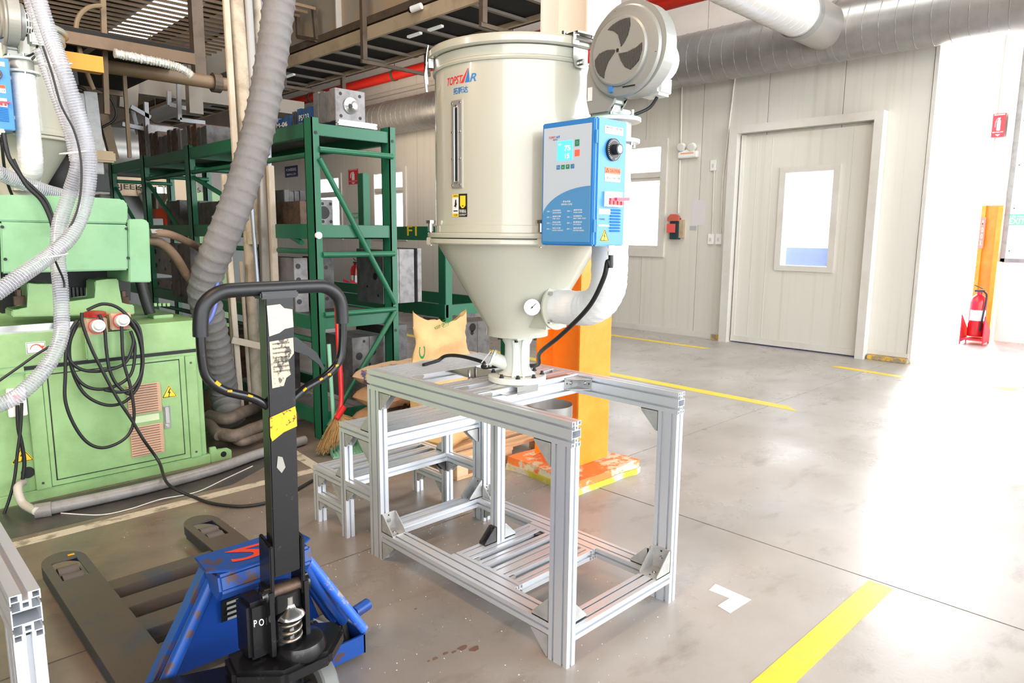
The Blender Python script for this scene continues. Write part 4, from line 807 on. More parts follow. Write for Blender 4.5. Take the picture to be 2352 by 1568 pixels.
    q0 = aty(1385, 640, by0+.02); q1 = Vector((1.93, 1.55, atz(1350, 700, 0).z)); pts = [g_, g_-D['z']*.04, atx(1396, 600, 1.875), atx(1386, 640, 1.878), atx(1352, 705, 1.89), atx(1290, 768, 1.93), atx(1240, 810, 2.0), Vector((2.08, 1.98, .955)), Vector((2.06, 2.14, .935)), Vector((1.99, 2.21, .925)), atz(1110, 832, .93), atz(1060, 818, .935), atz(1025, 817, .92), atz(1005, 828, .895), Vector((1.93, 2.56, .893))]
    
    MB().tube(spline(pts, 8), .0085, 10).build('power_cable', DARK, t, smooth=60)
    return t
HD = hopper()
# ================================================================ PALLET TRUCK
pj = thing('pallet_truck', 'worn hand pallet truck, blue backrest, black tow handle, forks towards the green machine', 'pallet truck', (.88, 2.0, 0))
FZ0, FZ1 = .035, .09
def fork(x0, x1):
    xm = (x0+x1)/2; hw = (x1-x0)/2; b = MB(); tip = 3.47; out = []
    for k in range(13): a = PI*k/12; out.append((xm+hw*math.cos(a), tip-.11+.11*math.sin(a)))
    # top plate as strips round the roller window
    wy0, wy1, wx0, wx1 = 3.16, 3.37, x0+.035, x1-.035
    b.prism([(x0, 2.22), (x1, 2.22), (x1, wy0), (x0, wy0)], 'Z', FZ1-.006, FZ1)
    b.prism([(x0, wy0), (wx0, wy0), (wx0, wy1), (x0, wy1)], 'Z', FZ1-.006, FZ1); b.prism([(wx1, wy0), (x1, wy0), (x1, wy1), (wx1, wy1)], 'Z', FZ1-.006, FZ1)
    b.prism([(x0, wy1), (x1, wy1)]+[p for p in out if p[1] > wy1+.001], 'Z', FZ1-.006, FZ1)
    f = b.build('fork', FORK, pj)
    s = MB(); s.box((x0, 2.22, FZ0), (x0+.006, 3.36, FZ1-.006)).box((x1-.006, 2.22, FZ0), (x1, 3.36, FZ1-.006))
    ring = [(x, y) for x, y in out]
    for (a, c), (a2, c2) in zip(ring, ring[1:]): s.slab3([(a, c, FZ0+.01), (a2, c2, FZ0+.01), (a2, c2, FZ1-.006), (a, c, FZ1-.006)], (xm-a, 3.3-c, 0), .005)
    s.build('fork_skirt', mat('dark_fork_side', (46, 50, 58), .45, .2, spots=(30, 70, 130), sc=9, amt=.8, thr=(.56, .62)), f)
    for y in (3.22, 3.305): MB().cyl((wx0+.010, y, .046), (wx1-.010, y, .046), .040, 24).build('load_roller', mat('grey_nylon_roller', (92, 84, 80), .6), f, smooth=40)
    MB().box((wx0+.001, 3.17, .02), (wx0+.006, 3.36, .06)).box((wx1-.006, 3.17, .02), (wx1-.001, 3.36, .06)).build('roller_plate', DGREY, f)
fork(.515, .68); fork(1.10, 1.262)
for y0, y1 in ((2.965, 3.055), (2.775, 2.875), (2.565, 2.68), (2.30, 2.45)): MB().box((.68, y0, .035), (1.10, y1, .082)).build('cross_bar', FORK, pj, bevel=.003)
B('chain_link_scrap', YELB, pj, (.62, 3.40, .0905), (.645, 3.412, .093))
# blue backrest frame
MB().slab3([(.72, 2.14, .50), (1.04, 2.14, .50), (1.05, 2.02, .50), (.99, 1.98, .50), (.77, 1.98, .50), (.71, 2.02, .50)], (0, 0, -1), .008).build('head_plate', JBLUE, pj, bevel=.002)
MB().prism([(2.14, .491), (1.98, .491), (1.97, .44), (2.0, .40), (2.14, .44)], 'X', .73, 1.03).build('head_box', JBLUE, pj, bevel=.008)
n2 = lettering('2', mat('red_number_paint', (220, 66, 40), .4), pj, (.80, 2.105, .5012), (1, -.1, 0), (0.15, 1, 0), .12, -.09, name='painted_number'); lettering('VLIV\n1250', WHITE, pj, (.93, 2.09, .5012), (.2, -1, 0), (1, 0, 0), .08, .04)
for s, (xa_, xb_) in ((-1, (.76, .57)), (1, (1.0, 1.20))):
    MB().bar((xa_, 2.11, .475), (xb_, 2.15, .10), .045, .06, (0, 1, 0)).build('backrest_leg', JBLUE, pj, bevel=.008)
    MB().tube([(xa_, 2.075, .465), (xb_, 2.085, .115)], .02, 10).build('leg_edge', JBLUE, pj, smooth=40)
MB().slab3([(.70, 2.16, .38), (1.06, 2.16, .38), (1.16, 2.19, .10), (.60, 2.19, .10)], (0, 1, 0), .008).build('backrest_plate', mat('deep_blue_paint', (18, 66, 150), .35, 0), pj)
pl_ = MB().slab3([(.80, 2.155, .315), (.93, 2.155, .315), (.93, 2.168, .235), (.80, 2.168, .235)], (0, -1, 0), .002).build('rating_plate', BLK, pj)
for k in range(4): MB().slab3([(.815, 2.151, .307-.018*k), (.915, 2.151, .307-.018*k), (.915, 2.154, .297-.018*k), (.815, 2.154, .297-.018*k)], (0, -1, 0), .001).build('plate_line', ALU2, pl_)
# right heel tray
MB().slab3([(1.066, 2.0, .015), (1.235, 2.0, .015), (1.235, 2.0, .085), (1.066, 2.0, .085)], (0, 1, 0), .008).slab3([(1.066, 2.0, .015), (1.066, 2.22, .015), (1.066, 2.22, .085), (1.066, 2.0, .085)], (1, 0, 0), .006).slab3([(1.235, 2.0, .015), (1.235, 2.22, .015), (1.235, 2.22, .09), (1.235, 2.0, .09)], (-1, 0, 0), .006).build('heel_tray', JBLUE, pj)
B('tray_dark_filler', DARK, pj, (1.03, 2.01, .018), (1.23, 2.24, .024))  # black sheet added to make the tray interior read dark
for k in range(5): MB().cyl((1.09+.03*k, 2.05+.03*(k % 3), .03), (1.12+.025*k, 2.12, .05+.008*k), .012, 8).build('scrap_bolt', DSTEEL, pj)
MB().slab3([(.60, 2.0, .015), (.52, 2.0, .015), (.52, 2.0, .085), (.60, 2.0, .085)], (0, 1, 0), .008).build('heel_tray', JBLUE, pj)
MB().tube([(1.235, 2.005, .10), (1.06, 2.09, .41)], .017, 12).build('guard_tube', mat('chipped_blue_tube', (44, 104, 214), .35, 0, spots=(150, 140, 136), sc=12, amt=1., thr=(.52, .56)), pj, smooth=40)
MB().cyl((1.24, 2.08, .13), (1.31, 2.10, .13), .022, 16).build('tube_stub', JBLUE, pj, smooth=40)
# pump unit
PX, PY = .88, 1.885
MB().cyl((PX, PY, .20), (PX, PY, .44), .055, 24).build('pump_body', BLACKP, pj, smooth=40)
MB().box((PX-.115, PY-.02, .25), (PX-.045, PY+.075, .43)).build('pump_block', BLACKP, pj, bevel=.012)
lettering('P O H', WHITE, pj, (PX-.10, PY-.0215, .36), (1, 0, -.2), (0, 0, 1), .05, .022)
MB().lathe([(.05, 0), (.075, 0), (.08, .02), (.07, .045), (.05, .05)], (PX+.03, PY-.04, .235), 28).build('swivel_ring', BLACKP, pj, smooth=40)
MB().prism([(PX-.15, PY+.09), (PX-.17, PY-.02), (PX-.06, PY-.12), (PX+.09, PY-.12), (PX+.19, PY-.03), (PX+.19, PY+.03), (PX+.10, PY+.09)], 'Z', .195, .245).build('base_casting', BLACKP, pj, smooth=40, bevel=.012)
MB().prism([(PX-.36, PY+.20), (PX-.36, PY+.12), (PX-.12, PY-.09), (PX-.02, PY-.05), (PX-.05, PY+.08)], 'Z', .14, .195).build('lift_link', BLACKP, pj, bevel=.01)
for dx in (-.055, .055): MB().slab3([(PX+dx, PY+.03, .42), (PX+dx, PY-.045, .42), (PX+dx, PY-.05, .60), (PX+dx, PY+.02, .62)], (1 if dx < 0 else -1, 0, 0), .012).build('fork_cheek', BLACKP, pj, bevel=.003)
for dx in (-.062, .062): MB().slab3([(PX+dx, PY+.035, .26), (PX+dx, PY-.05, .26), (PX+dx, PY-.05, .46), (PX+dx, PY+.02, .47)], (1 if dx < 0 else -1, 0, 0), .014).cyl((PX+dx-.008, PY-.02, .445), (PX+dx+.008, PY-.02, .445), .028, 20).build('pivot_lug', BLACKP, pj, smooth=30)
MB().cyl((PX-.05, PY-.02, .445), (PX+.05, PY-.02, .445), .02, 18).build('pivot_pin', RSTEEL, pj, smooth=40); MB().cyl((PX-.075, PY-.02, .445), (PX-.066, PY-.02, .445), .015, 14).build('pin_end', STEEL, pj)
MB().cyl((PX+.0, PY-.045, .39), (PX, PY-.045, .43), .013, 14).lathe([(.01, .360), (.040, .362), (.044, .370), (.038, .382), (.020, .392), (.014, .405)], (PX, PY-.045, 0), 24).build('plunger_cap', STEEL, pj, smooth=40)
MB().tube([(PX+.03*math.cos(t), PY-.045+.03*math.sin(t), .285+.078*t/(2*PI*3.2)) for t in [k*PI/10 for k in range(65)]], .0058, 8).build('coil_spring', mat('spring_steel', (150, 142, 130), .3, .9), pj, smooth=60)
MB().cyl((PX, PY-.045, .26), (PX, PY-.045, .37), .012, 12).build('plunger_rod', STEEL, pj)
for x in (PX-.085, PX+.10):
    wl = MB().lathe([(.03, -.026), (.084, -.026), (.09, -.02), (.09, .02), (.084, .026), (.03, .026)], (x, PY-.02, .09), 36, axis='X').build('steering_wheel', mat('grey_polyurethane', (108, 108, 104), .5), pj, smooth=35)
    MB().lathe([(.01, -.027), (.05, -.027), (.05, .027), (.01, .027)], (x, PY-.02, .09), 24, axis='X').build('wheel_hub', mat('dark_hub', (52, 44, 38), .5), wl, smooth=35)
MB().cyl((PX-.06, PY-.02, .09), (PX+.075, PY-.02, .09), .018, 12).build('axle', DSTEEL, pj); MB().cyl((PX+.0, PY-.0, .09), (PX, PY, .20), .045, 20).build('swivel_post', BLACKP, pj, smooth=40)
for p, r in (((1.13, 2.11, .06), .03), ((1.17, 2.16, .05), .024), ((1.12, 2.06, .05), .02)): MB().sphere(p, r, 10, (1.3, 1, .8)).build('linkage_lump', BLACKP, pj, smooth=60)
MB().slab3([(1.075, 2.05, .13), (1.13, 2.03, .10), (1.15, 2.08, .12), (1.10, 2.12, .15)], (0, 0, -1), .01).build('scrap_plate', ALU2, pj)
MB().box((1.03, 2.07, .13), (1.10, 2.09, .15)).build('foot_pedal', BLACKP, pj, bevel=.003)
for k in range(4): B('pedal_tooth', DGREY, pj, (1.034+.017*k, 2.068, .15), (1.043+.017*k, 2.092, .156))
# tow bar
mb0, mb1 = Vector((PX, PY-.02, .50)), Vector((PX, PY-.045, 1.335))
mast = MB().bar(mb0, mb1, .082, .045, (0, 1, 0)).build('tow_bar', BLACKP, pj, bevel=.003)
fy_ = lambda z: PY-.02-.045/2-.0013-.025*(z-.50)/.835
def sk(nm, m, pts, t=.0008, par=mast): return MB().slab3([(PX+x, fy_(z), z) for x, z in pts], (0, -1, 0), t).build(nm, m, par)
sk('torn_label', mat('dirty_label', (206, 190, 164), .6, 0, spots=(214, 150, 60), sc=30, amt=.7, thr=(.6, .66)), [(-.038, 1.30), (.0, 1.302), (.012, 1.29), (.036, 1.285), (.038, 1.235), (.012, 1.232), (-.004, 1.222), (-.034, 1.215)])
tb = sk('torn_label', mat('grey_torn_label', (190, 176, 152), .6, 0, spots=(60, 56, 52), sc=24, amt=.9, thr=(.56, .6)), [(-.034, 1.200), (.036, 1.205), (.037, 1.16), (.02, 1.14), (.026, 1.10), (.012, 1.092), (.004, 1.07), (-.03, 1.068)])
for k in range(7): lettering('安全操作规程使用说明请注意', BLK, mast, (PX-.026, fy_(1.19)-.0014, 1.19-.013*k), (1, 0, 0), (0, 0, 1), .05, .005)
sk('yellow_paint_patch', mat('chipped_yellow', (232, 170, 24), .5, 0, spots=(30, 28, 26), sc=40, amt=1., thr=(.56, .6)), [(-.04, .985), (.037, 1.005), (.04, .985), (.041, .945), (.0, .935), (-.035, .915), (-.04, .93)])
sk('white_scuff', SCUFF, [(-.02, .868), (-.006, .862), (.002, .83), (-.01, .815), (-.024, .835)])
LP = [(0, 1.345), (-.10, 1.345), (-.155, 1.34), (-.195, 1.31), (-.207, 1.26), (-.207, 1.17), (-.195, 1.115), (-.15, 1.075), (-.08, 1.045), (-.03, 1.01)]
def HP(p): return Vector((PX+p[0], PY-.045-.0*abs(p[0])+.03*(1.345-p[1]), p[1]))
for s in (-1, 1): MB().tube(spline([HP((s*-x, z)) for x, z in LP], 6), .0125, 14).build('handle_loop', BLACKP, pj, smooth=60)
for s in (-1, 1): MB().tube(spline([HP((s*-x, z)) for x, z in LP[:6]], 6)[:-4], .020, 16, rf=lambda i: .0195 if i > 1 else .0195).build('rubber_grip', DARK, pj, smooth=60)
ys_ = mat('handle_yellow_chips', (236, 164, 22), .5)
for s, q in ((-1, 6.5), (-1, 7.1), (-1, 7.9), (1, 6.3), (1, 6.9), (1, 7.3), (1, 8.1)):
    i = int(q); f = q-i; a = HP((s*-1*(-LP[i][0])*-1 if 0 else s*abs(LP[i][0]), LP[i][1])); b_ = HP((s*abs(LP[i+1][0]), LP[i+1][1])); c = a.lerp(b_, f); d_ = (b_-a).normalized()
    MB().bar(c-d_*random.uniform(.004, .009)+Vector((0, -.0115, random.uniform(-.004, .006))), c+d_*.006+Vector((0, -.0115, .004)), random.uniform(.005, .009), .003, (0, 1, .4)).build('paint_chip', ys_, pj)
MB().box((PX-.055, PY-.072, 1.318), (PX+.055, PY-.02, 1.338)).build('grip_clamp', BLACKP, pj, bevel=.004)
MB().prism([(PX+.04, 1.205), (PX+.06, 1.20), (PX+.12, 1.15), (PX+.145, 1.10), (PX+.14, 1.09), (PX+.125, 1.115), (PX+.09, 1.145), (PX+.04, 1.165)], 'Y', PY-.042, PY-.036).build('control_lever', BLACKP, pj, bevel=.001)
# ================================================================ GREEN MACHINE
my = 4.5
mc = thing('moulding_machine', 'green injection moulding machine filling the left side', 'machine', (.6, 4.9, 0))
MB().box((-1.6, my, .0), (1.66, 6.6, .062)).build('base_skirt', MACH, mc, bevel=.005)
MB().box((-1.6, my+.012, .062), (1.64, 6.55, .74)).build('lower_body', MACH, mc, bevel=.006)
MB().box((-1.6, my-.004, .765), (1.652, 6.58, .945)).build('upper_slab', MACH, mc, bevel=.006)
B('shadow_gap', BLK, mc, (.70, my+.02, .740), (1.62, 6.5, .765)); MB().box((-1.6, my+.0, .735), (.70, 6.5, .765)).build('lower_body', MACH, mc)
MB().prism([(1.66, .0), (1.80, .0), (1.80, .055), (1.775, .075), (1.70, .075), (1.70, .10), (1.66, .10)], 'Y', my+.01, my+.035).build('tie_down_lug', MACH, mc, bevel=.003)
MB().cyl((1.745, my+.008, .04), (1.745, my+.012, .04), .019, 18).build('lug_hole', BLK, mc)
# frame strips and door
for x0, x1 in ((.702, .775), (1.535, 1.60)):
    s_ = MB().box((x0, my-.008, .066), (x1, my+.012, .725)).build('door_side_strip', MACH, mc, bevel=.002)
    for z in (.10, .68): MB().cyl((x0+.032, my-.011, z), (x0+.032, my-.008, z), .007, 10).build('strip_screw', DSTEEL, s_)
MB().box((.778, my-.003, .068), (1.532, my+.012, .728)).build('door_frame', MACH, mc, bevel=.002)
dm = MB().box((.806, my-.009, .104), (1.495, my-.003, .706)).build('cabinet_door', MACH, mc, bevel=.002)
MB().box((.800, my-.0045, .098), (1.501, my-.0025, .712)).build('door_gap', BLK, mc)
vm = mat('beige_vent_plastic', (196, 160, 134), .55)
for za, zb in ((.405, .585), (.145, .33)):
    v = MB().box((1.19, my-.022, za), (1.375, my-.009, zb)).build('vent_panel', vm, mc)
    n = 12
    for k in range(n): z = za+(zb-za)*(k+.5)/n; B('vent_slot', BLK, v, (1.193, my-.0228, z), (1.355, my-.0221, z+.0035)); MB().prism([(my-.022, z+.004), (my-.029, z+.005), (my-.022, z+.011)], 'X', 1.19, 1.365).build('vent_louvre', vm, v)
MB().box((1.205, my-.0105, .352), (1.36, my-.009, .392)).build('paper_strip', mat('translucent_tape', (206, 220, 180), .6), mc)
hd = MB().box((1.385, my-.016, .285), (1.425, my-.009, .43)).build('door_handle', STEEL, mc, bevel=.002)
MB().box((1.393, my-.021, .32), (1.416, my-.016, .424)).build('handle_lever', ALU2, hd, bevel=.004); MB().cyl((1.404, my-.019, .305), (1.404, my-.015, .305), .009, 14).build('key_lock', CHROME, hd)
tri_sign(mc, (1.428, my-.0098, .508), .046, D['z'], D['Y']); tri_sign(mc, (.655, my+.0105, .268), .052, D['z'], D['Y'])
MB().box((.61, my-.02, .50), (.695, my+.01, .655)).build('switch_box', WHITE, mc, bevel=.004); MB().box((.635, my-.026, .60), (.665, my-.019, .62)).build('rocker_switch', mat('red_rocker', (255, 60, 40), .4, emit=.6), mc)
MB().cyl((.672, my+.0065, .172), (.672, my+.0115, .172), .032, 24).build('cable_hole', BLK, mc)
lb = MB().box((.718, my-.0055, .832), (.808, my-.004, .895)).build('arrow_label', WHITE, mc)
ac = Vector((.763, my-.0062, .855)); MB().tube([ac+Vector((-.026*math.cos(t), 0, .026*math.sin(t))) for t in [k*PI/14 for k in range(12)]], .003, 4, rf=lambda i: .0014+.0002*i).slab3([ac+Vector((.016, 0, .016)), ac+Vector((.040, 0, .016)), ac+Vector((.030, 0, -.004))], (0, -1, 0), .0006).build('arrow_mark', mat('orange_red', (255, 90, 50), .4), lb)
MB().tube([(.722, my-.006, .836), (.804, my-.006, .836), (.804, my-.006, .891), (.722, my-.006, .891), (.722, my-.006, .836)], .0012, 4).build('label_border', BLK, lb)
# plug box with two industrial plugs and coiled cables
MB().box((.985, my-.075, .775), (1.235, my-.004, .925)).build('socket_box', MACH, mc, bevel=.008)
for i, (x, z) in enumerate(((1.045, .965), (1.17, .985))):
    bs = MB().box((x-.055, my-.085, z-.05), (x+.055, my-.005, z+.045)).build('socket_base', mat('aged_socket', (206, 176, 140), .5), mc, bevel=.006)
    n_ = Vector((-.12, -1, .15)).normalized(); c = Vector((x, my-.09, z)); MB().cyl(c, c+n_*.012, .044, 24).build('red_collar', RED, bs, smooth=40)
    MB().cyl(c+n_*.012, c+n_*.075, .038, 24, .034).cyl(c+n_*.075, c+n_*.10, .028, 20, .020).build('plug', WHITE, bs, smooth=40)
MB().cyl((1.045, my-.07, 1.025), (1.045, my-.072, 1.042), .055, 24).build('socket_lid', mat('dark_red_lid', (176, 34, 38), .35), mc, smooth=40)
B('steel_strip', STEEL, mc, (-1.6, my+.06, .945), (1.26, my+.07, .985)); B('steel_strip', ALU2, mc, (-1.6, my+.05, .943), (1.26, my+.12, .946))
# carriage castings and guard
def XZ(nm, pts, y0, y1, m, bev=.006): return MB().prism([(aty(*p, y0).x, aty(*p, y0).z) for p in pts], 'Y', y0, y1).build(nm, m, mc, bevel=bev)
XZ('base_casting', [(27, 728), (27, 712), (65, 708), (62, 650), (84, 652), (122, 652), (126, 700), (175, 690), (220, 686), (218, 645), (245, 641), (272, 640), (278, 697), (308, 700), (310, 722)], my+.14, my+.34, MACH)
XZ('dark_recess', [(5, 720), (5, 625), (300, 620), (300, 690)], my+.45, my+.6, BLK, 0)
for px in (45, 285): c = aty(px, 700, my+.18); MB().cyl(c, c+Vector((0, 0, .05)), .03, 6).cyl(c, c+Vector((0, 0, .085)), .017, 12).build('anchor_bolt', RSTEEL, mc)
for k in range(9): a = aty(150+9*k, 690, my+.4); B('recess_bar', DSTEEL, mc, (a.x, a.y, a.z), (a.x+.012, a.y+.01, a.z+.08))
for k in range(4): a = aty(357+10*k, 703, my+.25); MB().cyl(a, a+Vector((0, 0, .02)), .01, 8).build('cap_screw', MACH, mc)
a = aty(352, 715, my+.24); MB().box((a.x, a.y, .945), (a.x+.12, a.y+.12, .965)).build('bolt_pad', MACH, mc, bevel=.003)
XZ('guard_cover', [(4, 628), (0, 509), (293, 516), (295, 620)], my, my+.62, MACH2, .008); XZ('guard_top', [(-60, 507), (-60, 450), (10, 447), (180, 451), (280, 457), (290, 463), (294, 472), (294, 514)], my+.008, my+.62, MACH2, .008)
XZ('guard_cover', [(-60, 655), (-60, 509), (-2, 509), (2, 655)], my-.0, my+.62, MACH2, .006)
XZ('guard_end', [(297, 648), (294, 503), (330, 503), (340, 508), (343, 516), (348, 648)], my-.002, my+.62, MACH2, .006)
for p in ((5, 521), (12, 595), (290, 525), (294, 592)): c = aty(*p, my); MB().cyl((c.x, my-.006, c.z), (c.x, my-.001, c.z), .008, 12).build('guard_screw', BLK, mc)
a = aty(345, 535, my+.1); MB().cyl(a, a+Vector((.07, 0, 0)), .028, 6).build('hydraulic_fitting', STEEL, mc)
B('hopper_base', MACH, mc, (.72, 5.5, .945), (1.20, 6.0, 1.505)); MB().box((.30, 5.3, 1.50), (.60, 5.7, 1.62)).build('feed_block', IVORY2, mc, bevel=.01)
for p in (((30, 540), (45, 640)), ): pass
HS = mat('dusty_brown_hose', (128, 104, 84), .6, 0, spots=(96, 74, 56), sc=8, amt=.6)
def hose(nm, label, cat, pts, r, m, rib=0, n=10, seg=12, group=None, jit=0):
    P_ = spline(pts, n)
    if rib:
        L_ = [0]; [L_.append(L_[-1]+(b-a).length) for a, b in zip(P_, P_[1:])]; N = int(L_[-1]/rib*2); out = []; j = 0
        for k in range(N+1):
            s_ = L_[-1]*k/N
            while j < len(L_)-2 and L_[j+1] < s_: j += 1
            out.append(P_[j].lerp(P_[j+1], (s_-L_[j])/max(L_[j+1]-L_[j], 1e-9)))
        o = MB().tube(out, r, seg, rf=lambda i: r*(1.0 if i % 2 else .93), jitter=jit)
    else: o = MB().tube(P_, r, seg, jitter=jit)
    H = tag(o.build(nm, m, smooth=75), label, cat, group)
    if m is CLEAR:
        sp_ = []; a = None; turns = L_[-1]/.013; K_ = int(turns*10); j = 0
        for k in range(K_+1):
            s_ = L_[-1]*k/K_
            while j < len(L_)-2 and L_[j+1] < s_: j += 1
            c = P_[j].lerp(P_[j+1], (s_-L_[j])/max(L_[j+1]-L_[j], 1e-9)); d_ = (P_[j+1]-P_[j]).normalized()
            a = d_.orthogonal().normalized() if a is None else (a-d_*a.dot(d_)).normalized(); b = d_.cross(a); t = 2*PI*k/10
            sp_.append(c+(a*math.cos(t)+b*math.sin(t))*(r*.985))
        MB().tube(sp_, .0021, 3, cap=False).build('spiral_rib', RIBM, H)
    return H
hose('hydraulic_hose', 'dusty brown hose from the steel fitting on the machine end, upper one', 'hose', [aty(352, 535, 4.6), aty(385, 537, 4.6), aty(420, 550, 4.7), aty(455, 568, 4.9), aty(490, 600, 5.1)], .024, HS)
hose('hydraulic_hose', 'dusty brown hose drooping from the machine end, lower one', 'hose', [aty(340, 552, 4.65), aty(370, 558, 4.65), aty(400, 585, 4.7), aty(425, 625, 4.8), aty(445, 660, 4.9), aty(455, 720, 4.9)], .028, HS)
hose('hydraulic_hose', 'dark hose hanging behind the guard end above the machine bed', 'hose', [aty(318, 600, 5.0), aty(322, 640, 5.0), aty(335, 690, 5.0), aty(345, 720, 5.0)], .035, DGREY)
# clear hoses
CG = 'clear ribbed vacuum hoses'
hose('vacuum_hose', 'clear ribbed hose hanging lowest, passing over the switch box', 'hose', [aty(-15, 935, 3.9), aty(45, 905, 3.9), aty(105, 845, 3.95), aty(138, 780, 4.0), aty(142, 720, 4.05), aty(138, 650, 4.1), aty(133, 590, 4.15), aty(136, 520, 4.2), aty(158, 450, 4.2), aty(177, 390, 4.15), aty(180, 340, 4.15), aty(165, 290, 4.15), aty(140, 210, 4.15), aty(118, 130, 4.2), aty(85, 40, 4.2), aty(70, -20, 4.2), aty(50, -180, 4.2)], .036, CLEAR, .016, 14, 14, CG)
hose('vacuum_hose', 'clear ribbed hose sweeping down past the guard to the left edge at mid height', 'hose', [aty(-20, 680, 3.8), aty(50, 632, 3.85), aty(110, 590, 3.95), aty(160, 545, 4.0), aty(188, 490, 4.05), aty(202, 430, 4.05), aty(205, 370, 4.05), aty(195, 310, 4.05), aty(172, 240, 4.05), aty(145, 160, 4.05), aty(115, 80, 4.1), aty(85, -20, 4.1), aty(60, -180, 4.15)], .036, CLEAR, .016, 14, 14, CG)
hose('vacuum_hose', 'clear ribbed hose running low from the left edge to the guard top', 'hose', [aty(-20, 390, 4.7), aty(40, 415, 4.8), aty(110, 440, 4.9), aty(185, 458, 5.0)], .04, CLEAR, .012, 14, 14, CG)
hose('vacuum_hose', 'narrow grey ribbed hose behind the others beside the far hopper', 'hose', [aty(88, 112, 4.5), aty(110, 170, 4.5), aty(135, 240, 4.5), aty(160, 310, 4.5), aty(172, 370, 4.5)], .028, CLEAR, .012, 14, 12, CG)
for p, y in (((170, 352), 4.05), ((122, 590), 3.95), ((132, 150), 4.1)):
    c = aty(*p, y); ty = MB(); ty.tube([c+Vector((.062*math.cos(t), .045*math.sin(t)*.9, .012*math.cos(t)+.004)) for t in [k*PI/12 for k in range(25)]], .003, 5); tag(ty.build('cable_tie', WHITE), 'thin white cable tie holding the clear hoses, %s' % ({352: 'middle one, below the far blower', 590: 'lowest one, at the hose crossing', 150: 'top one'}[p[1]]), 'cable tie')
def cable(label, pts, r=.009, m=DARK, y=None, group='black cables on the green machine', nm='power_cable', n=10): return tag(MB().tube(spline(pts, n), r, 8).build(nm, m, smooth=60), label, 'cable', group)
P3 = lambda L, y: [aty(px, py, y) for px, py in L]
cable('black cable from the left plug looping low across the vents and back up', P3([(228, 722), (240, 755), (244, 800), (252, 850), (270, 885), (300, 905), (320, 880), (328, 830), (322, 760), (305, 735)], 4.36)+[])
cable('black cable from the right plug down past the vents into the big lowest loop', P3([(279, 722), (280, 770), (284, 830), (300, 890), (308, 950), (300, 990), (275, 1015), (235, 1028), (200, 1015), (170, 975), (150, 920), (150, 860), (152, 800), (162, 760), (178, 735)], 4.35))
cable('black cable from the left plug down across the floor to the stand', P3([(188, 718), (190, 745), (210, 800), (240, 860), (270, 915), (300, 960), (330, 1010), (365, 1060)], 4.33)+[Vector((1.26, 4.08, .07)), atz(455, 1145, .012), atz(500, 1158, .012), atz(565, 1162, .012), atz(640, 1145, .012), atz(718, 1103, .012)])
for i, L_ in enumerate(([(180, 740), (160, 790), (166, 850), (195, 905), (245, 930), (290, 920), (318, 880), (326, 820), (315, 765), (290, 735)], [(175, 745), (158, 800), (172, 860), (205, 890), (255, 890), (300, 860), (310, 800), (302, 765)], [(172, 750), (155, 810), (180, 845), (230, 852), (285, 835), (306, 790), (300, 760)], [(200, 712), (235, 698), (270, 706), (300, 735), (322, 780), (328, 840), (310, 885), (280, 900), (240, 895)])):
    cable(('widest', 'shortest, highest-hanging', 'middle', 'right-hand')[i]+' black cable turn coiled round the socket box', P3(L_, 4.38-.01*i), group='coiled black cable turns round the socket box')
cable('black cable from the switch box down into the round cable hole', P3([(40, 930), (42, 980), (50, 1020), (56, 1060), (52, 1100)], 4.46), .010)
cable('black cable dropping from the switch box past the warning triangle to the floor', P3([(50, 925), (47, 985), (40, 1040), (33, 1100), (20, 1150), (5, 1190)], 4.42), .008)
cable('black cable from the left edge up to the coiled cables', P3([(-10, 880), (40, 845), (90, 810), (150, 775)], 4.40), .007)
cable('pair of black cables hanging from the far control box to the guard', P3([(8, 305), (20, 360), (45, 400), (65, 430), (95, 460), (115, 500), (125, 540)], 4.46), .011)
cable('black cable running behind the pair from the far hopper to the guard', P3([(30, 365), (50, 405), (75, 430), (105, 460), (122, 500)], 4.5), .009)
cable('thin black cable from the far blower down between the clear hoses', P3([(98, 105), (120, 170), (140, 240), (170, 300), (185, 360), (187, 420), (178, 480), (155, 530), (120, 570)], 4.0)+P3([(145, 640), (148, 660)], 4.05), .005)
cable('short black cable from the blower to its flange', P3([(100, 110), (85, 125), (73, 137)], 4.9), .006)
# conduit on the floor and loose wire
cp = thing('floor_conduit', 'grey plastic conduit lying on the floor along the green machine', 'conduit', (1.2, 4.3, 0))
MB().tube(spline([atz(92, 1172, .035), atz(200, 1150, .035), atz(300, 1128, .035), atz(400, 1103, .035), atz(500, 1075, .035), atz(600, 1040, .035), atz(700, 1010, .035)], 8), .033, 14).build('conduit_tube', GREYPVC, cp, smooth=50)
a, b_ = atz(80, 1174, .035), atz(118, 1168, .035); MB().cyl(a, b_, .039, 18).build('conduit_socket', GREYPVC, cp, smooth=40)
hose('flexible_conduit', 'short white corrugated conduit from the cable hole to the floor conduit', 'conduit', [aty(52, 1107, 4.49), aty(42, 1115, 4.42), aty(43, 1135, 4.38), aty(55, 1158, 4.34), atz(84, 1174, .045)], .022, mat('dusty_white_conduit', (190, 182, 172), .5), .008, 10, 14)
cable('thin pale wire lying on the floor in front of the machine', [atz(*p, .004) for p in ((140, 1178), (230, 1182), (300, 1168), (370, 1146), (450, 1130), (520, 1098), (580, 1070))], .003, WHITEP, group='loose wire', nm='loose_wire')
# oily dark floor strip in front of the machine
flat('oil_stain', 'dark oily strip on the floor along the machine', 'stain', [(-1.4, 4.02), (1.6, 4.02), (2.05, 4.3), (2.0, 4.46), (-1.4, 4.5)], mat('oily_floor', (58, 54, 52), .35, 0, spots=(84, 78, 72), sc=5, amt=.6), .001)
# far hopper dryer copied whole
copy_tree(HD, (-1.07, 3.69, .62), 'ivory hopper dryer on top of the green machine at the left edge')
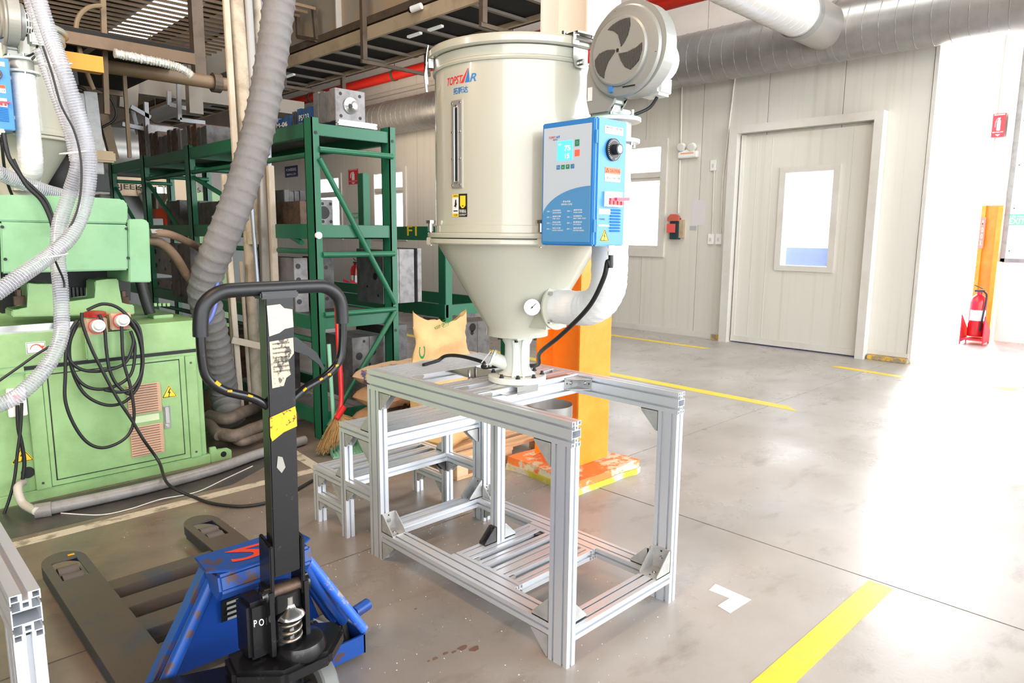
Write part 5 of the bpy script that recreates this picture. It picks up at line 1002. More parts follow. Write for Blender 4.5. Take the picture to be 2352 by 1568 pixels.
# ================================================================ RACKS
rk = thing('steel_rack', 'green steel rack full of moulds left of the hopper', 'rack', (2.78, 6.8, 0))
RX0, RX1 = 2.44, 3.125; YP = [4.46, 6.72, 7.98, 9.12]
def post(x, y, z1, par=rk, m=GREEN, sx=1):
    MB().box((x, y, 0), (x+.055, y+.008, z1)).box((x, y, 0), (x+.008, y+.11, z1)).box((x, y+.102, 0), (x+.055, y+.11, z1)).build('post', m, par)
for y in YP:
    post(RX0, y, 2.27); post(RX1-.055, y, 2.27)
    if y == 4.46:
        for (x, z) in ((RX0+.03, 2.17), (RX1-.028, 2.17), (RX0+.03, .55), (RX1-.028, .75)): MB().cyl((x, y-.003, z), (x, y, z), .012, 10).build('post_hole', BLK, rk)
def beam(nm, a, b, par=rk, m=GREEN): return MB().box(a, b).build(nm, m, par, bevel=.003)
for z0, z1 in ((2.145, 2.245), (1.45, 1.555), (.80, .90), (.10, .20)):
    for x in (RX0+.01, RX1-.06):
        for ya_, yb_ in zip(YP, YP[1:]): beam('long_beam', (x, ya_+.11, z0), (x+.05, yb_, z1))
    for y in YP: beam('end_beam', (RX0+.055, y+.012, z0+.01), (RX1-.055, y+.05, z1-.005 if z1 < 2 else z1-.01))
for z in (2.06, 1.34, .915): 
    for y in (YP if z > 1.9 else YP[:1]): MB().cyl((RX0+.05, y-.002, z), (RX1-.03, y-.002, z), .021, 12).build('tie_tube', GREEN, rk, smooth=40)
for z in (2.03, 1.36, .72):
    MB().cyl((RX0+.03, YP[0]+.1, z), (RX0+.03, YP[1], z), .02, 10).cyl((RX0+.03, YP[1]+.1, z), (RX0+.03, YP[2], z), .02, 10).build('tie_tube', GREEN, rk, smooth=40)
MB().cyl((RX0+.05, 4.455, 2.0), (RX1-.03, 4.455, .96), .02, 12).build('diagonal_brace', GREEN, rk, smooth=40); MB().cyl((RX1-.03, 4.455, .90), (RX0+.05, 4.455, .10), .02, 12).build('diagonal_brace', GREEN, rk, smooth=40)
for (ya_, yb_) in ((YP[0], YP[1]), (YP[1], YP[2]), (YP[2], YP[3])):
    MB().cyl((RX0+.03, ya_+.08 if 0 else yb_-.02, 1.98), (RX0+.03, ya_+.25, 1.42), .02, 10).build('diagonal_brace', GREEN, rk, smooth=40)
for z in (2.235, 1.545, .89):
    for k, (ya_, yb_) in enumerate(zip(YP, YP[1:])): B('shelf_deck', mat('shelf_deck', (66, 72, 68), .6, .1, spots=(104, 98, 88), sc=4, amt=.6), rk, (RX0+.02, ya_+.06, z-.012), (RX1-.02, yb_+.05, z))
MB().cyl((RX0+.02, 4.44, 1.475), (RX0+.02, 4.46, 1.475), .024, 16).cyl((RX0+.02, 4.43, 1.475), (RX0+.02, 4.44, 1.475), .014, 12).build('stop_knob', WHITE, rk, smooth=40)
# second rack behind with F1 beam
rk2 = thing('steel_rack', 'shorter green rack behind, with F1 painted on its beam', 'rack', (4.9, 7, 0))
RXB = 4.55; pa = atx(1010, 620, RXB); pb = atx(825, 398, RXB)
ya2, yb2 = atx(1023, 600, RXB).y, atx(838, 600, RXB).y
for x in (RXB, RXB+.9):
    for y, zt in ((ya2, 1.70), (yb2, pb.z))[:2 if x == RXB else 1]: MB().box((x, y, 0), (x+.09, y+.12, zt)).build('post', GREEN, rk2, bevel=.004)
    for za_, zb_ in ((1.42, 1.565), (.62, .76)): beam('long_beam', (x-.01, ya2-.2 if zb_ > 1 else ya2, za_), (x+.04, yb2+2.5, zb_), rk2)
for y in (ya2,): beam('end_beam', (RXB, y+.02, 1.43), (RXB+.9, y+.07, 1.55), rk2); beam('end_beam', (RXB, y+.02, .64), (RXB+.9, y+.07, .75), rk2)
a, b_ = atx(935, 541, RXB-.012), atx(957, 518, RXB-.012)
lettering('F1', YEL, rk2, (RXB-.0115, a.y, a.z), (0, -1, 0), (0, 0, 1), a.y-b_.y, b_.z-a.z)
# ---- moulds
BM = [0]
def mould(label, x0, x1, y0, y1, z0, z1, m=DSTEEL, plates='Y', n=3, face=None, holes=(), group='steel moulds on the green rack', text=None, m2=None):
    t = thing('steel_mould', label, 'mould', ((x0+x1)/2, (y0+y1)/2, z0), group); rn = random.Random(int(x0*1000+y0*777)); m2 = m2 or m
    if plates == 'Y': cuts = [y0+(y1-y0)*k/n for k in range(n+1)]
    else: cuts = [x0+(x1-x0)*k/n for k in range(n+1)]
    for k, (a, b_) in enumerate(zip(cuts, cuts[1:])):
        ins = 0 if k in (0, n-1) else rn.uniform(.004, .014)
        if plates == 'Y': lo, hi = (x0+ins, a+.001, z0), (x1-ins, b_-.001, z1-ins)
        else: lo, hi = (a+.001, y0+ins, z0), (b_-.001, y1-ins, z1-ins)
        MB().box(lo, hi).build('plate', m2 if k == 0 and face else m, t, bevel=.003)
    for (ax, u, v, r) in holes:
        if ax == 'Y': c = Vector((x0+(x1-x0)*u, y0-.0005, z0+(z1-z0)*v)); d_ = D['y']
        else: c = Vector((x0-.0005, y0+(y1-y0)*u, z0+(z1-z0)*v)); d_ = D['x']
        q = MB().cyl(c-d_*.001, c+d_*.004, r, 14).build('bore', BLK, t)
    if text: lettering(text, WHITEP, t, (x0-.002, y1-(y1-y0)*.15, z0+(z1-z0)*.25), (0, -1, 0), (0, 0, 1), (y1-y0)*.7, (z1-z0)*.5)
    return t
bolts4 = [('Y', .18, .16, .012), ('Y', .82, .16, .012), ('Y', .18, .84, .012), ('Y', .82, .84, .012)]
a, b_ = aty(771, 275, 4.56), aty(838, 212, 4.56); yS = atx(735, 240, a.x).y
m0 = mould('large grey mould with round sprue ring on the near end of the rack top', a.x, b_.x, 4.56, yS+.1, 2.285, b_.z, LSTEEL, 'Y', 4, holes=bolts4)
c = Vector(((a.x+b_.x)/2, 4.56, (2.285+b_.z)/2)); MB().lathe([(.012, 0), (.022, -.004), (.058, -.010), (.058, 0)], c, 28, axis='Y').build('sprue_ring', STEEL, m0, smooth=30); MB().cyl(c-D['y']*.003, c-D['y']*.0045, .016, 16).build('sprue_hole', BLK, m0)
rail('profile_offcut', thing('aluminium_offcut', 'short aluminium profile piece under the large mould on the rack top', 'profile', (2.75, 4.52, 2.245)), (a.x-.01, 4.50, 2.247), (b_.x+.06, 4.545, 2.285))
GT = 'steel moulds along the rack top'
yy = yS+.14
yy = 4.97
for i, (w, h, m_, lb, tx) in enumerate(((.22, .20, BLUEB, 'blue painted mould with white writing, next to the large mould', 'PS123\nM-7 L'), (.05, .19, DSTEEL, 'thin dark mould between the two blue ones on the rack top', None), (.34, .17, BLUEB, 'blue painted mould with white writing, farther along the rack top', 'PM-06\nPP 31'), (.14, .16, CREAM, 'cream coated mould on the rack top behind the ribbed cloth duct', None), (.14, .14, DSTEEL, 'grey mould beside the cream coated one on the rack top', None))):
    mould(lb, 2.72, 3.05, yy, yy+w, 2.237, 2.237+h, m_, 'Y', 3, text=tx, group=GT); yy += w+.03
ORDN = ['nearest of the row', 'second of the row', 'third of the row', 'fourth of the row', 'fifth of the row', 'sixth of the row', 'seventh of the row', 'eighth of the row', 'ninth of the row', 'tenth of the row', 'eleventh of the row', 'last but two of the row', 'last but one of the row', 'farthest of the row']
rn = random.Random(5); yy = 6.35
HS_ = [.17, .21, .20, .22, .18, .24, .33, .36, .24, .20, .26, .18, .15, .12]
for i, h in enumerate(HS_):
    w = rn.uniform(.12, .26)
    if yy+w > 8.35: break
    mould('%s steel mould in the row on the far rack top, %s' % (('grey', 'rusty', 'pale', 'rusty')[i % 4], ORDN[i]), RX0+.03, RX0+.33, yy, yy+w, 2.237, 2.237+h, (DSTEEL, RSTEEL, LSTEEL, RSTEEL)[i % 4], 'Y', 3, group='small moulds in the row on the far rack top'); yy += w+.02
def pxmould(label, L_, R_, T_, B_, y, dp, m, **k):
    a, b_ = aty(L_, B_, y), aty(R_, T_, y); return mould(label, a.x, b_.x, y, y+dp, k.pop('zb', a.z), b_.z, m, **k)
pxmould('tall dark mould with pale plates on the lower shelf beside the back post', 882, 951, 572, 700, 5.0, .42, LSTEEL, zb=.892, plates='X', n=2, holes=[('X', .3, .5, .03), ('X', .6, .3, .012), ('X', .2, .15, .012)])
pxmould('pale end plate standing right of the tall dark mould', 960, 968, 570, 700, 5.0, .42, LSTEEL, zb=.892, n=1)
pxmould('large drilled steel mould on the lowest shelf behind the red broom', 811, 886, 768, 890, 4.62, .40, LSTEEL, plates='X', n=2, zb=.21, holes=[('Y', .28, .12, .03), ('Y', .7, .15, .014), ('Y', .15, .45, .03), ('Y', .2, .7, .03), ('Y', .6, .75, .03), ('Y', .35, .93, .012), ('Y', .5, .55, .012), ('X', .5, .5, .03)])
pxmould('dark block beside the drilled mould on the lowest shelf', 895, 935, 745, 870, 4.75, .5, DSTEEL, zb=.21, plates='X', n=2)
pxmould('grey drilled plate mould on the lower shelf behind the jack handle', 678, 706, 592, 690, 4.9, .5, LSTEEL, zb=.892, n=2, holes=[('Y', .3, .2, .02), ('Y', .3, .6, .02), ('Y', .3, .85, .02)])
pxmould('black mould beside the grey drilled plate on the lower shelf', 640, 676, 592, 690, 5.2, .5, DSTEEL, zb=.892, n=3)
pxmould('grey plate mould just right of the front rack post on the lower shelf', 740, 766, 590, 690, 5.0, .3, DSTEEL, zb=.892, n=2, holes=[('Y', .4, .2, .015), ('Y', .4, .5, .015), ('Y', .4, .8, .015)])
pxmould('black mould with white writing on the middle shelf right of the wrapped pipes', 655, 700, 438, 508, 5.1, .5, DSTEEL, zb=1.547, plates='X', n=4)
pxmould('brown mould at the front of the middle shelf', 690, 712, 462, 508, 4.85, .4, RSTEEL, zb=1.547, n=2)
mq = pxmould('square mould plate with a round locating bore on the middle shelf', 737, 764, 459, 508, 4.9, .3, LSTEEL, zb=1.547, n=2, holes=[('Y', .25, .5, .05)]+bolts4)
def pxm(label, L_, R_, T_, B_, x, w, m, **k):      # on the rack's -X side
    a, b_ = atx(L_, B_, x), atx(R_, T_, x); return mould(label, x, x+w, b_.y, a.y, k.pop('zb', a.z), (a.z*0+atx((L_+R_)/2, T_, x).z), m, **k)
pxm('dark mould with a brass bore on the middle shelf of the far bay', 448, 515, 462, 515, RX0+.10, .4, DSTEEL, zb=1.547, plates='Y', n=5, holes=[('X', .15, .5, .05)])
pxm('stack of narrow dark mould plates on the middle shelf of the far bay', 385, 412, 460, 515, RX0+.08, .4, DSTEEL, zb=1.547, n=4)
ob = thing('orange_bin', 'orange plastic bin on the middle shelf of the far rack bay', 'bin', atx(362, 510, RX0+.15)); a, b_ = atx(347, 515, RX0+.1), atx(378, 478, RX0+.1)
MB().box((RX0+.1, b_.y, b_.z-.10), (RX0+.4, a.y, b_.z)).box((RX0+.1, b_.y, 1.547), (RX0+.4, b_.y+.08, b_.z-.10)).build('bin_shell', mat('orange_bin', (226, 80, 36), .5), ob, bevel=.006)
pxm('light drilled plate mould on the lower shelf beside the machine', 346, 425, 567, 640, RX0+.05, .35, LSTEEL, plates='Y', n=1, zb=1.05, holes=[('X', u, v, r) for u, v, r in ((.8, .8, .03), (.5, .85, .02), (.2, .85, .03), (.7, .5, .02), (.4, .5, .014), (.15, .35, .035), (.3, .3, .012), (.8, .3, .025), (.55, .2, .02))])
pxm('small drilled plate mould under the larger one beside the machine', 350, 430, 645, 660, RX0+.05, .35, LSTEEL, n=1, zb=.90, holes=[('X', .15, .5, .03), ('X', .4, .4, .03), ('X', .8, .5, .02)])
# right-hand moulds behind the bag, on the second rack's low level
pxmould('wide grey mould with bores behind the kraft bag, on the second rack', 1068, 1125, 735, 800, 6.1, .8, LSTEEL, plates='X', n=2, zb=.05, holes=[('Y', .3, .85, .05), ('Y', .28, .7, .025), ('X', .4, .5, .03)], group='moulds on the second rack')
pxmould('pinkish flat mould top beside the second rack post behind the bag', 1045, 1120, 700, 730, 6.9, .7, LSTEEL, zb=.4, plates='Y', n=2, group='moulds on the second rack')
# ---- cloth duct, wrapped pipes and cable trunk beside the rack
DU = [atz(528, 965, .10), aty(515, 905, 5.25), aty(505, 850, 5.15), aty(492, 780, 5.05), aty(478, 720, 4.95), aty(468, 670, 4.85), aty(480, 620, 4.75), aty(505, 560, 4.65), aty(538, 480, 4.6), aty(565, 400, 4.6), aty(588, 320, 4.6), aty(606, 240, 4.6), aty(620, 160, 4.6), aty(632, 80, 4.6), aty(642, 0, 4.6), aty(655, -100, 4.6), aty(668, -260, 4.6)]
P_ = spline(DU, 12); L_ = [0]; [L_.append(L_[-1]+(b-a).length) for a, b in zip(P_, P_[1:])]; N = int(L_[-1]/.0125); out = []; j = 0
for k in range(N+1):
    s_ = L_[-1]*k/N
    while j < len(L_)-2 and L_[j+1] < s_: j += 1
    out.append(P_[j].lerp(P_[j+1], (s_-L_[j])/(L_[j+1]-L_[j])))
rb = lambda i: .090+(.0065 if i % 6 == 0 else (-.002 if i % 6 in (2, 3, 4) else 0))+(.012*math.exp(-((i*.0125-1.5)**2)*0))+.02*max(0, 1-abs(i*.0125-1.0)/1.0)*0
tag(MB().tube(out, .118, 26, rf=rb, jitter=.012).build('cloth_duct', CLOTH, smooth=70), 'fat grey ribbed cloth duct rising beside the rack to the roof', 'duct')
def vert(label, a, b, y, r, m, nm='service_pipe', cat='pipe', rib=0, flatd=None):
    if a[1] == -10: a = (a[0]-(b[0]-a[0])/(b[1]+10)*270, -280)
    if flatd: p, q = aty(*a, y), aty(*b, y); return tag(MB().bar(p, q, r*2, flatd, (0, 1, 0)).build(nm, m, bevel=.004), label, cat)
    p, q = aty(*a, y), aty(*b, y); n = int((p-q).length/.05); pts = [p.lerp(q, k/n) for k in range(n+1)]
    return tag(MB().tube(pts, r, 16, rf=lambda i: r*(1+(rib if i % 3 == 0 else 0)), jitter=.01 if rib else 0).build(nm, m, smooth=60), label, cat)
vert('cream square trunking post at the left of the pipe bundle', (518, -10), (542, 380), 5.3, .022, mat('cream_trunk', (206, 192, 172), .5, 0, spots=(180, 160, 134), sc=5, amt=.5), 'trunking_post', 'trunking', flatd=.03)
vert('cream wrapped pipe, thickest of the bundle', (540, -10), (586, 560), 5.35, .060, PIPEW, rib=.03)
vert('lower cream wrapped pipe running down to the floor elbow', (572, 470), (590, 920), 5.45, .052, PIPEW, rib=.04)
vert('pale grey plain pipe at the right of the bundle', (570, -10), (585, 240), 5.3, .028, mat('pale_grey_pipe', (168, 168, 168), .4))
vert('slim wrapped pipe right of the plain grey one', (588, -10), (598, 250), 5.5, .035, PIPEW, rib=.03)
vert('blue grey conduit behind the duct, upper part', (603, -10), (604, 80), 5.5, .02, mat('blue_grey_pipe', (150, 160, 178), .4))
vert('slim steel conduit beside the trunking, lower part', (578, 470), (608, 860), 5.15, .016, mat('zinc_conduit', (168, 176, 186), .3, .5))
vert('steel conduit peeking out above the white trunking', (618, 290), (619, 380), 5.2, .016, mat('zinc_conduit', (168, 176, 186), .3, .5))
vert('dull steel trunking left of the white one', (603, 380), (611, 650), 5.15, .038, mat('brown_grey_steel', (140, 134, 124), .4, .4), 'trunking_post', 'trunking', flatd=.05)
vert('white painted trunking post ending above the jack handle', (620, 380), (632, 650), 5.1, .024, mat('cream_trunk', (206, 192, 172), .5), 'trunking_post', 'trunking', flatd=.04)
vert('thin white frame post left in the pipe rack', (524, 560), (556, 965), 5.25, .021, mat('cream_trunk', (206, 192, 172), .5), 'frame_post', 'post', flatd=.03)
vert('thin white frame post in the middle of the pipe rack', (553, 600), (576, 945), 5.4, .012, mat('cream_trunk', (206, 192, 172), .5), 'frame_post', 'post', flatd=.02)
vert('short white frame post above the duct, left of the wrapped pipe', (515, 400), (545, 950), 5.45, .022, mat('cream_trunk', (206, 192, 172), .5), 'frame_post', 'post', flatd=.03)
a, b_ = aty(532, 780, 5.2), aty(602, 795, 5.15); tag(MB().bar(a, b_, .03, .05).build('cross_bar', mat('cream_trunk', (206, 192, 172), .5), bevel=.003), 'white cross bar joining the pipe rack posts', 'bar')
LAG = mat('dirty_lagging', (120, 106, 94), .65, 0, spots=(84, 72, 62), sc=7, amt=.7, bump=.4, bsc=20)
def lag(label, pts, r): return tag(MB().tube(spline(pts, 6), r, 14, jitter=.02).build('floor_pipe', LAG, smooth=60), label, 'pipe', None)
lag('dirty lagged pipe on the floor turning up into the cream wrapped pipe', [atz(480, 955, .16), atz(520, 962, .16), atz(560, 946, .16), aty(588, 935, 5.45), aty(592, 910, 5.45)], .045)
lag('dirty lagged pipe on the floor running right behind the jack', [atz(500, 995, .10), atz(540, 1000, .10), atz(580, 985, .10), atz(640, 965, .10), atz(700, 950, .10)], .045)
lag('thin dirty pipe on the floor in front of the lagged pair', [atz(520, 990, .05), atz(550, 1015, .05), atz(590, 1005, .05), atz(650, 985, .05)], .028)
lag('dark short pipe stub beside the machine foot', [atz(470, 960, .12), atz(490, 985, .12), atz(505, 1000, .1)], .04)
hose('blue_hose', 'thin blue and black hose curling out from the cloth duct', 'hose', [aty(499, 640, 4.7), aty(497, 690, 4.68), aty(485, 730, 4.68), aty(465, 755, 4.7)], .014, mat('blue_hose', (96, 112, 186), .3))
# ---- broom and dustpan
bm_ = thing('broom', 'straw broom with red plastic neck leaning on the rack post', 'broom', (2.35, 4.2, 0))
top, nk_, ft = aty(773, 700, 4.30), aty(782, 935, 4.22), aty(765, 975, 4.2)
MB().tube(spline([top, aty(778, 800, 4.27), aty(783, 880, 4.24), nk_, ft], 10), .017, 12, rf=lambda i: .0165+(.001 if i % 2 else 0)).build('red_handle', RED, bm_, smooth=50)
for p in ((779, 948), (775, 962)): MB().sphere(aty(*p, 4.18), .004, 6).build('rivet', WHITE, bm_)
MB().tube([aty(755, 790, 4.33), aty(767, 975, 4.26)], .014, 10).build('green_stick', MINT, bm_, smooth=50)
sb = MB(); rn = random.Random(9); c0 = aty(778, 955, 4.2); f0, f1 = atz(738, 1042, .02), atz(834, 985, .12)
for k in range(760):
    u = rn.random(); e = f0.lerp(f1, u)+Vector((rn.uniform(-.03, .03), rn.uniform(-.04, .04), rn.uniform(-.01, .05))); s0 = c0+Vector((rn.uniform(-.025, .025), rn.uniform(-.015, .015), rn.uniform(-.02, .02)))
    e.z = max(e.z, .012); mid = s0.lerp(e, .5)+Vector((rn.uniform(-.02, .02), rn.uniform(-.015, .015), .01)); sb.tube([s0, mid, e], .0026, 3)
o = sb.build('straw_bristles', STRAW, bm_); o['kind'] = 'stuff'
MB().tube([aty(790, 935, 4.2), aty(772, 962, 4.17)], .02, 8).build('binding', RED, bm_, smooth=50)
dp = thing('dustpan', 'pale mint dustpan on the floor under the broom', 'dustpan', (2.36, 4.0, 0))
q = [atz(741, 1015, .03), atz(765, 1052, .004), atz(835, 1040, .004), atz(812, 1005, .03)]
MB().slab3(q, (0, 0, -1), .004).build('pan_floor', MINT, dp)
for a, b_ in ((q[0], q[1]), (q[3], q[0]), (q[2], q[3])): MB().slab3([a, b_, b_+Vector((0, 0, .05)), a+Vector((0, 0, .05))], (0, 0.001, 0), .003).build('pan_wall', MINT, dp)
for k in range(9): a = q[1].lerp(q[2], (k+.5)/9); b_ = q[0].lerp(q[3], (k+.5)/9); MB().bar(a.lerp(b_, .05)+Vector((0, 0, .004)), a.lerp(b_, .4)+Vector((0, 0, .004)), .008, .006).build('pan_rib', MINT, dp)
# ---- pallet and bags
pt = thing('wooden_pallet', 'wooden pallet behind the step frame carrying paper bags', 'pallet', (3.0, 3.65, 0)); ang = -.06
def pb_(nm, x0, x1, y0, y1, z0, z1): 
    b = MB().box((x0, y0, z0), (x1, y1, z1)); bmesh.ops.rotate(b.bm, cent=(2.65, 3.15, 0), matrix=Matrix.Rotation(ang*0, 3, 'Z'), verts=b.bm.verts[:]); return b.build(nm, WOOD, pt, bevel=.002)
for k in range(7): pb_('deck_board', 2.62, 3.46, 3.14+k*.165, 3.14+k*.165+.115, .118, .138)
for x in (2.62, 3.0, 3.37):
    for y in (3.15, 3.62, 4.12): pb_('block', x, x+.09, y, y+.12, .02, .098)
    pb_('stringer_board', x, x+.09, 3.14, 4.245, .098, .118)
for y in (3.15, 3.62, 4.12): pb_('bottom_board', 2.62, 3.46, y, y+.1, .0, .02)
def bag(label, sections, m, fold=.02, seed=1, group=None, nm='paper_bag'):
    """sections: list of (centre, half width, half depth, yaw) from bottom to top"""
    t = thing(nm, label, 'bag', sections[0][0], group); b = MB(); n = 40; rings = []
    S2_ = []
    for (a, b2) in zip(sections, sections[1:]):
        for k in range(6):
            u = k/6; S2_.append(tuple((Vector(a[0]).lerp(Vector(b2[0]), u) if i == 0 else a[i]+(b2[i]-a[i])*u) for i in range(4)))
    S2_.append(sections[-1])
    for i, (c, w, d_, yw) in enumerate(S2_):
        R_ = []
        for k in range(n):
            a = 2*PI*k/n; x = w*math.copysign(abs(math.cos(a))**.55, math.cos(a)); y = d_*math.copysign(abs(math.sin(a))**.8, math.sin(a))
            p = Vector(c)+Vector((x*math.cos(yw)-y*math.sin(yw), x*math.sin(yw)+y*math.cos(yw), 0)); nv = noise.noise_vector(p*7+Vector((seed*9, 0, 0)))*fold*1.7+noise.noise_vector(p*17+Vector((seed, 5, 0)))*fold*.7
            if i == 0: nv.z = 0
            p += nv; p.z = max(p.z, sections[0][0][2]); R_.append(b.bm.verts.new(p))
        rings.append(R_)
    for A, B2 in zip(rings, rings[1:]):
        for k in range(n): j = (k+1) % n; b.bm.faces.new((A[k], A[j], B2[j], B2[k]))
    b.bm.faces.new(rings[0][::-1]); return t, b, rings
kb = [((2.98, 3.66, .139), .24, .10, .15), ((2.96, 3.66, .30), .27, .14, .12), ((2.95, 3.67, .50), .26, .12, .10), ((2.95, 3.68, .66), .235, .095, .08), ((2.97, 3.69, .80), .21, .06, .05), ((2.97, 3.71, .88), .22, .03, 0)]
t, b, rings = bag('open kraft paper bag with green print standing on the pallet', kb, KRAFT, .030, 3)
top = rings[-1]; n = len(top)
up = [b.bm.verts.new(v.co+Vector((0, .004, (.10*abs((k/n*2 % 1)-.5)*2)+.01 if 1 else 0))) for k, v in enumerate(top)]
for k in range(n): j = (k+1) % n; b.bm.faces.new((top[k], top[j], up[j], up[k]))
b.build('bag_body', KRAFT, t, smooth=50)
GP = mat('green_print', (30, 132, 66), .6)
def front(px, py): return Vector((0, 0, 0))
def onbag(px, py, dy=-.005):
    d_ = ray(px, py); best = None
    for k in range(60):
        yv = 3.45+k*.006; p = aty(px, py, yv)
        i = min(range(len(kb)-1), key=lambda q_: abs(kb[q_][0][2]-p.z)); u = 0
        for q_ in range(len(kb)-1):
            if kb[q_][0][2] <= p.z <= kb[q_+1][0][2]: i = q_; u = (p.z-kb[q_][0][2])/(kb[q_+1][0][2]-kb[q_][0][2])
        dep = kb[i][2]+(kb[i+1][2]-kb[i][2])*u; cy_ = kb[i][0][1]+(kb[i+1][0][1]-kb[i][0][1])*u
        if p.y > cy_-dep-.03: best = p; break
    return best or aty(px, py, 3.58)
def bagtext(s, x0, y0, x1, y1, m, par, h, rot=0):
    o = onbag(x0, y0); r = onbag(x1, y1); rt = (r-o); w = rt.length; rt.normalize(); upv = Vector((0, -.12, 1)).normalized(); upv = (upv-rt*upv.dot(rt)).normalized()
    return lettering(s, m, par, o, rt, upv, w, h)
bagtext('KEEP DRY', 1000, 757, 1028, 745, GP, t, .02); bagtext('DO NOT\nHOOK', 1028, 745, 1046, 728, GP, t, .035)
o_ = onbag(1018, 752); MB().tube([o_+Vector(p) for p in ((0, 0, 0), (.045, 0, .012), (.04, 0, .06), (-.005, 0, .048), (0, 0, 0))], .0015, 4).sphere(o_+Vector((.02, -.002, .036)), .011, 8, (1, .2, .6)).build('umbrella_mark', GP, t)
o_ = onbag(966, 820); lettering('UIC', GP, t, o_+Vector((0.03, -.01, -.13)), (0, 0, 1), (-1, 0, 0), .20, .05, name='green_letters')
bag_m = mat('brown_sack', (186, 150, 116), .6, 0, spots=(160, 122, 90), sc=5, amt=.5, bump=.4, bsc=18)
def pillow(label, c, w, d_, h, yw, m, seed, group='filled brown resin bags'):
    t = thing('resin_bag', label, 'bag', c, group); b = MB(); bmesh.ops.create_grid(b.bm, x_segments=18, y_segments=12, size=1); top = b.bm.verts[:]
    bmesh.ops.create_grid(b.bm, x_segments=18, y_segments=12, size=1); low = [v for v in b.bm.verts if v not in set(top)] if 0 else b.bm.verts[len(top):]
    for arr, s in ((top, 1), (low, -1)):
        for v in arr:
            x, y = v.co.x, v.co.y; f = (max(0, 1-x**4)*max(0, 1-y**4))**.5; p = Vector((x*w, y*d_, h/2+s*h/2*f)); nv = noise.noise_vector(p*9+Vector((seed*3, 0, 0)))*.025*f; p += nv
            v.co = Vector(c)+Vector((p.x*math.cos(yw)-p.y*math.sin(yw), p.x*math.sin(yw)+p.y*math.cos(yw), max(0.001, p.z)))
    bmesh.ops.remove_doubles(b.bm, verts=b.bm.verts[:], dist=.003); b.build('bag_body', m, t, smooth=60); return t
PR = mat('brown_sack_printed', (196, 166, 136), .6, 0, spots=(52, 66, 120), sc=9, amt=.9, thr=(.56, .6), bump=.4, bsc=18)
for k in range(3): pillow(('bottom', 'middle', 'blue-printed top')[k]+' brown resin bag of the stack behind the step frame', (2.86, 4.05, .139+.148*k), .33, .17, .15, .05*k, bag_m if k < 2 else PR, k)
t = pillow('filled brown bag with blue print right of the kraft bag', (3.46, 3.95, .139), .22, .2, .45, .3, PR, 7)
t = pillow('crumpled tan bag lying on the pallet in front of the kraft bag', (2.78, 3.45, .139), .16, .12, .10, .2, KRAFT, 9)
bb = bpy.data.objects['resin_bag']; lettering('KG', BLK, bb, (2.74, 3.87, .26), (1, -.05, 0), (0, 0, 1), .08, .07); MB().box((2.62, 3.869, .30), (2.72, 3.872, .32)).bar((2.66, 3.868, .2), (2.76, 3.868, .33), .02, .003, (0, 1, 0)).build('print_band', BLK, bb)
# ================================================================ WALL THINGS
def wl(px, py, off=.0): return atx(px, py, XW-off)
el = thing('emergency_light', 'white twin-head emergency light on the wall left of the sliding door', 'lamp', wl(1585, 355)); a, b_ = wl(1562, 365), wl(1606, 348)
MB().box((XW-.07, b_.y, a.z), (XW, a.y, b_.z+.01)).build('lamp_body', WHITE, el, bevel=.012)
MB().box((XW-.05, b_.y+.06, b_.z+.01), (XW-.03, a.y-.06, b_.z+.035)).build('lamp_neck', WHITE, el); B('orange_stripe', mat('pale_orange', (236, 170, 130), .5), el, (XW-.072, b_.y+.05, a.z+.055), (XW-.07, a.y-.05, a.z+.075))
for px in (1568, 1592): c = wl(px, 336, .03); MB().cyl(c, c+Vector((-.05, 0, -.02)), .055, 20, .06).build('lamp_head', WHITE, el, smooth=40); MB().cyl(c+Vector((-.05, 0, -.02)), c+Vector((-.053, 0, -.021)), .048, 18).build('lamp_lens', mat('pale_lens', (226, 226, 220), .3), el)
def cond(label, a, b, r=.012): return tag(MB().cyl(wl(*a, .015), wl(*b, .015), r, 8).build('wall_conduit', TRIM), label, 'conduit', None)
cond('thin vertical conduit running down the wall to the emergency light', (1566, 200), (1564, 328)); cond('thin vertical conduit from the emergency light to the red tag box', (1562, 368), (1558, 490)); cond('slanting thin conduit from the duct to the wall switches', (1688, 178), (1660, 415)); cond('vertical conduit down to the right wall switch', (1660, 415), (1655, 540)); cond('vertical conduit from the socket to the left wall switch', (1641, 392), (1636, 540)); cond('thin vertical conduit left of the emergency light, high on the wall', (1566, 170), (1566, 200), .01)
for lab_, px, py, w, h in (('small white double socket on the wall above the switches', 1640, 380, .09, .15), ('left one of the two white wall switches', 1634, 549, .09, .15), ('right one of the two white wall switches', 1652, 549, .09, .15)):
    c = wl(px, py); s_ = thing('wall_switch' if 'switch' in lab_[:40] and 'socket' not in lab_[:30] else 'wall_socket', lab_, 'switch', c); MB().box((XW-.03, c.y-w/2, c.z-h/2), (XW, c.y+w/2, c.z+h/2)).build('switch_plate', WHITE, s_, bevel=.006); B('rocker', TRIM, s_, (XW-.034, c.y-.015, c.z-.03), (XW-.03, c.y+.015, c.z+.02))
a, b_ = wl(1588, 517), wl(1621, 459); tag(B('paper_notice', mat('faded_paper', (214, 210, 212), .6), None, (XW-.003, b_.y, a.z), (XW-.001, a.y, b_.z)), 'faded white paper notice on the wall beside the red tag box', 'notice')
a, b_ = wl(1584, 529), wl(1600, 519); tag(B('tape_piece', mat('grey_tape', (176, 178, 178), .5), None, (XW-.003, b_.y, a.z), (XW-.001, a.y, b_.z)), 'small grey tape piece below the paper notice', 'tape')
bxr = thing('tag_box', 'dark wall box with red tags hanging over it, left of the paper notice', 'box', wl(1555, 530)); a, b_ = wl(1544, 549), wl(1573, 500)
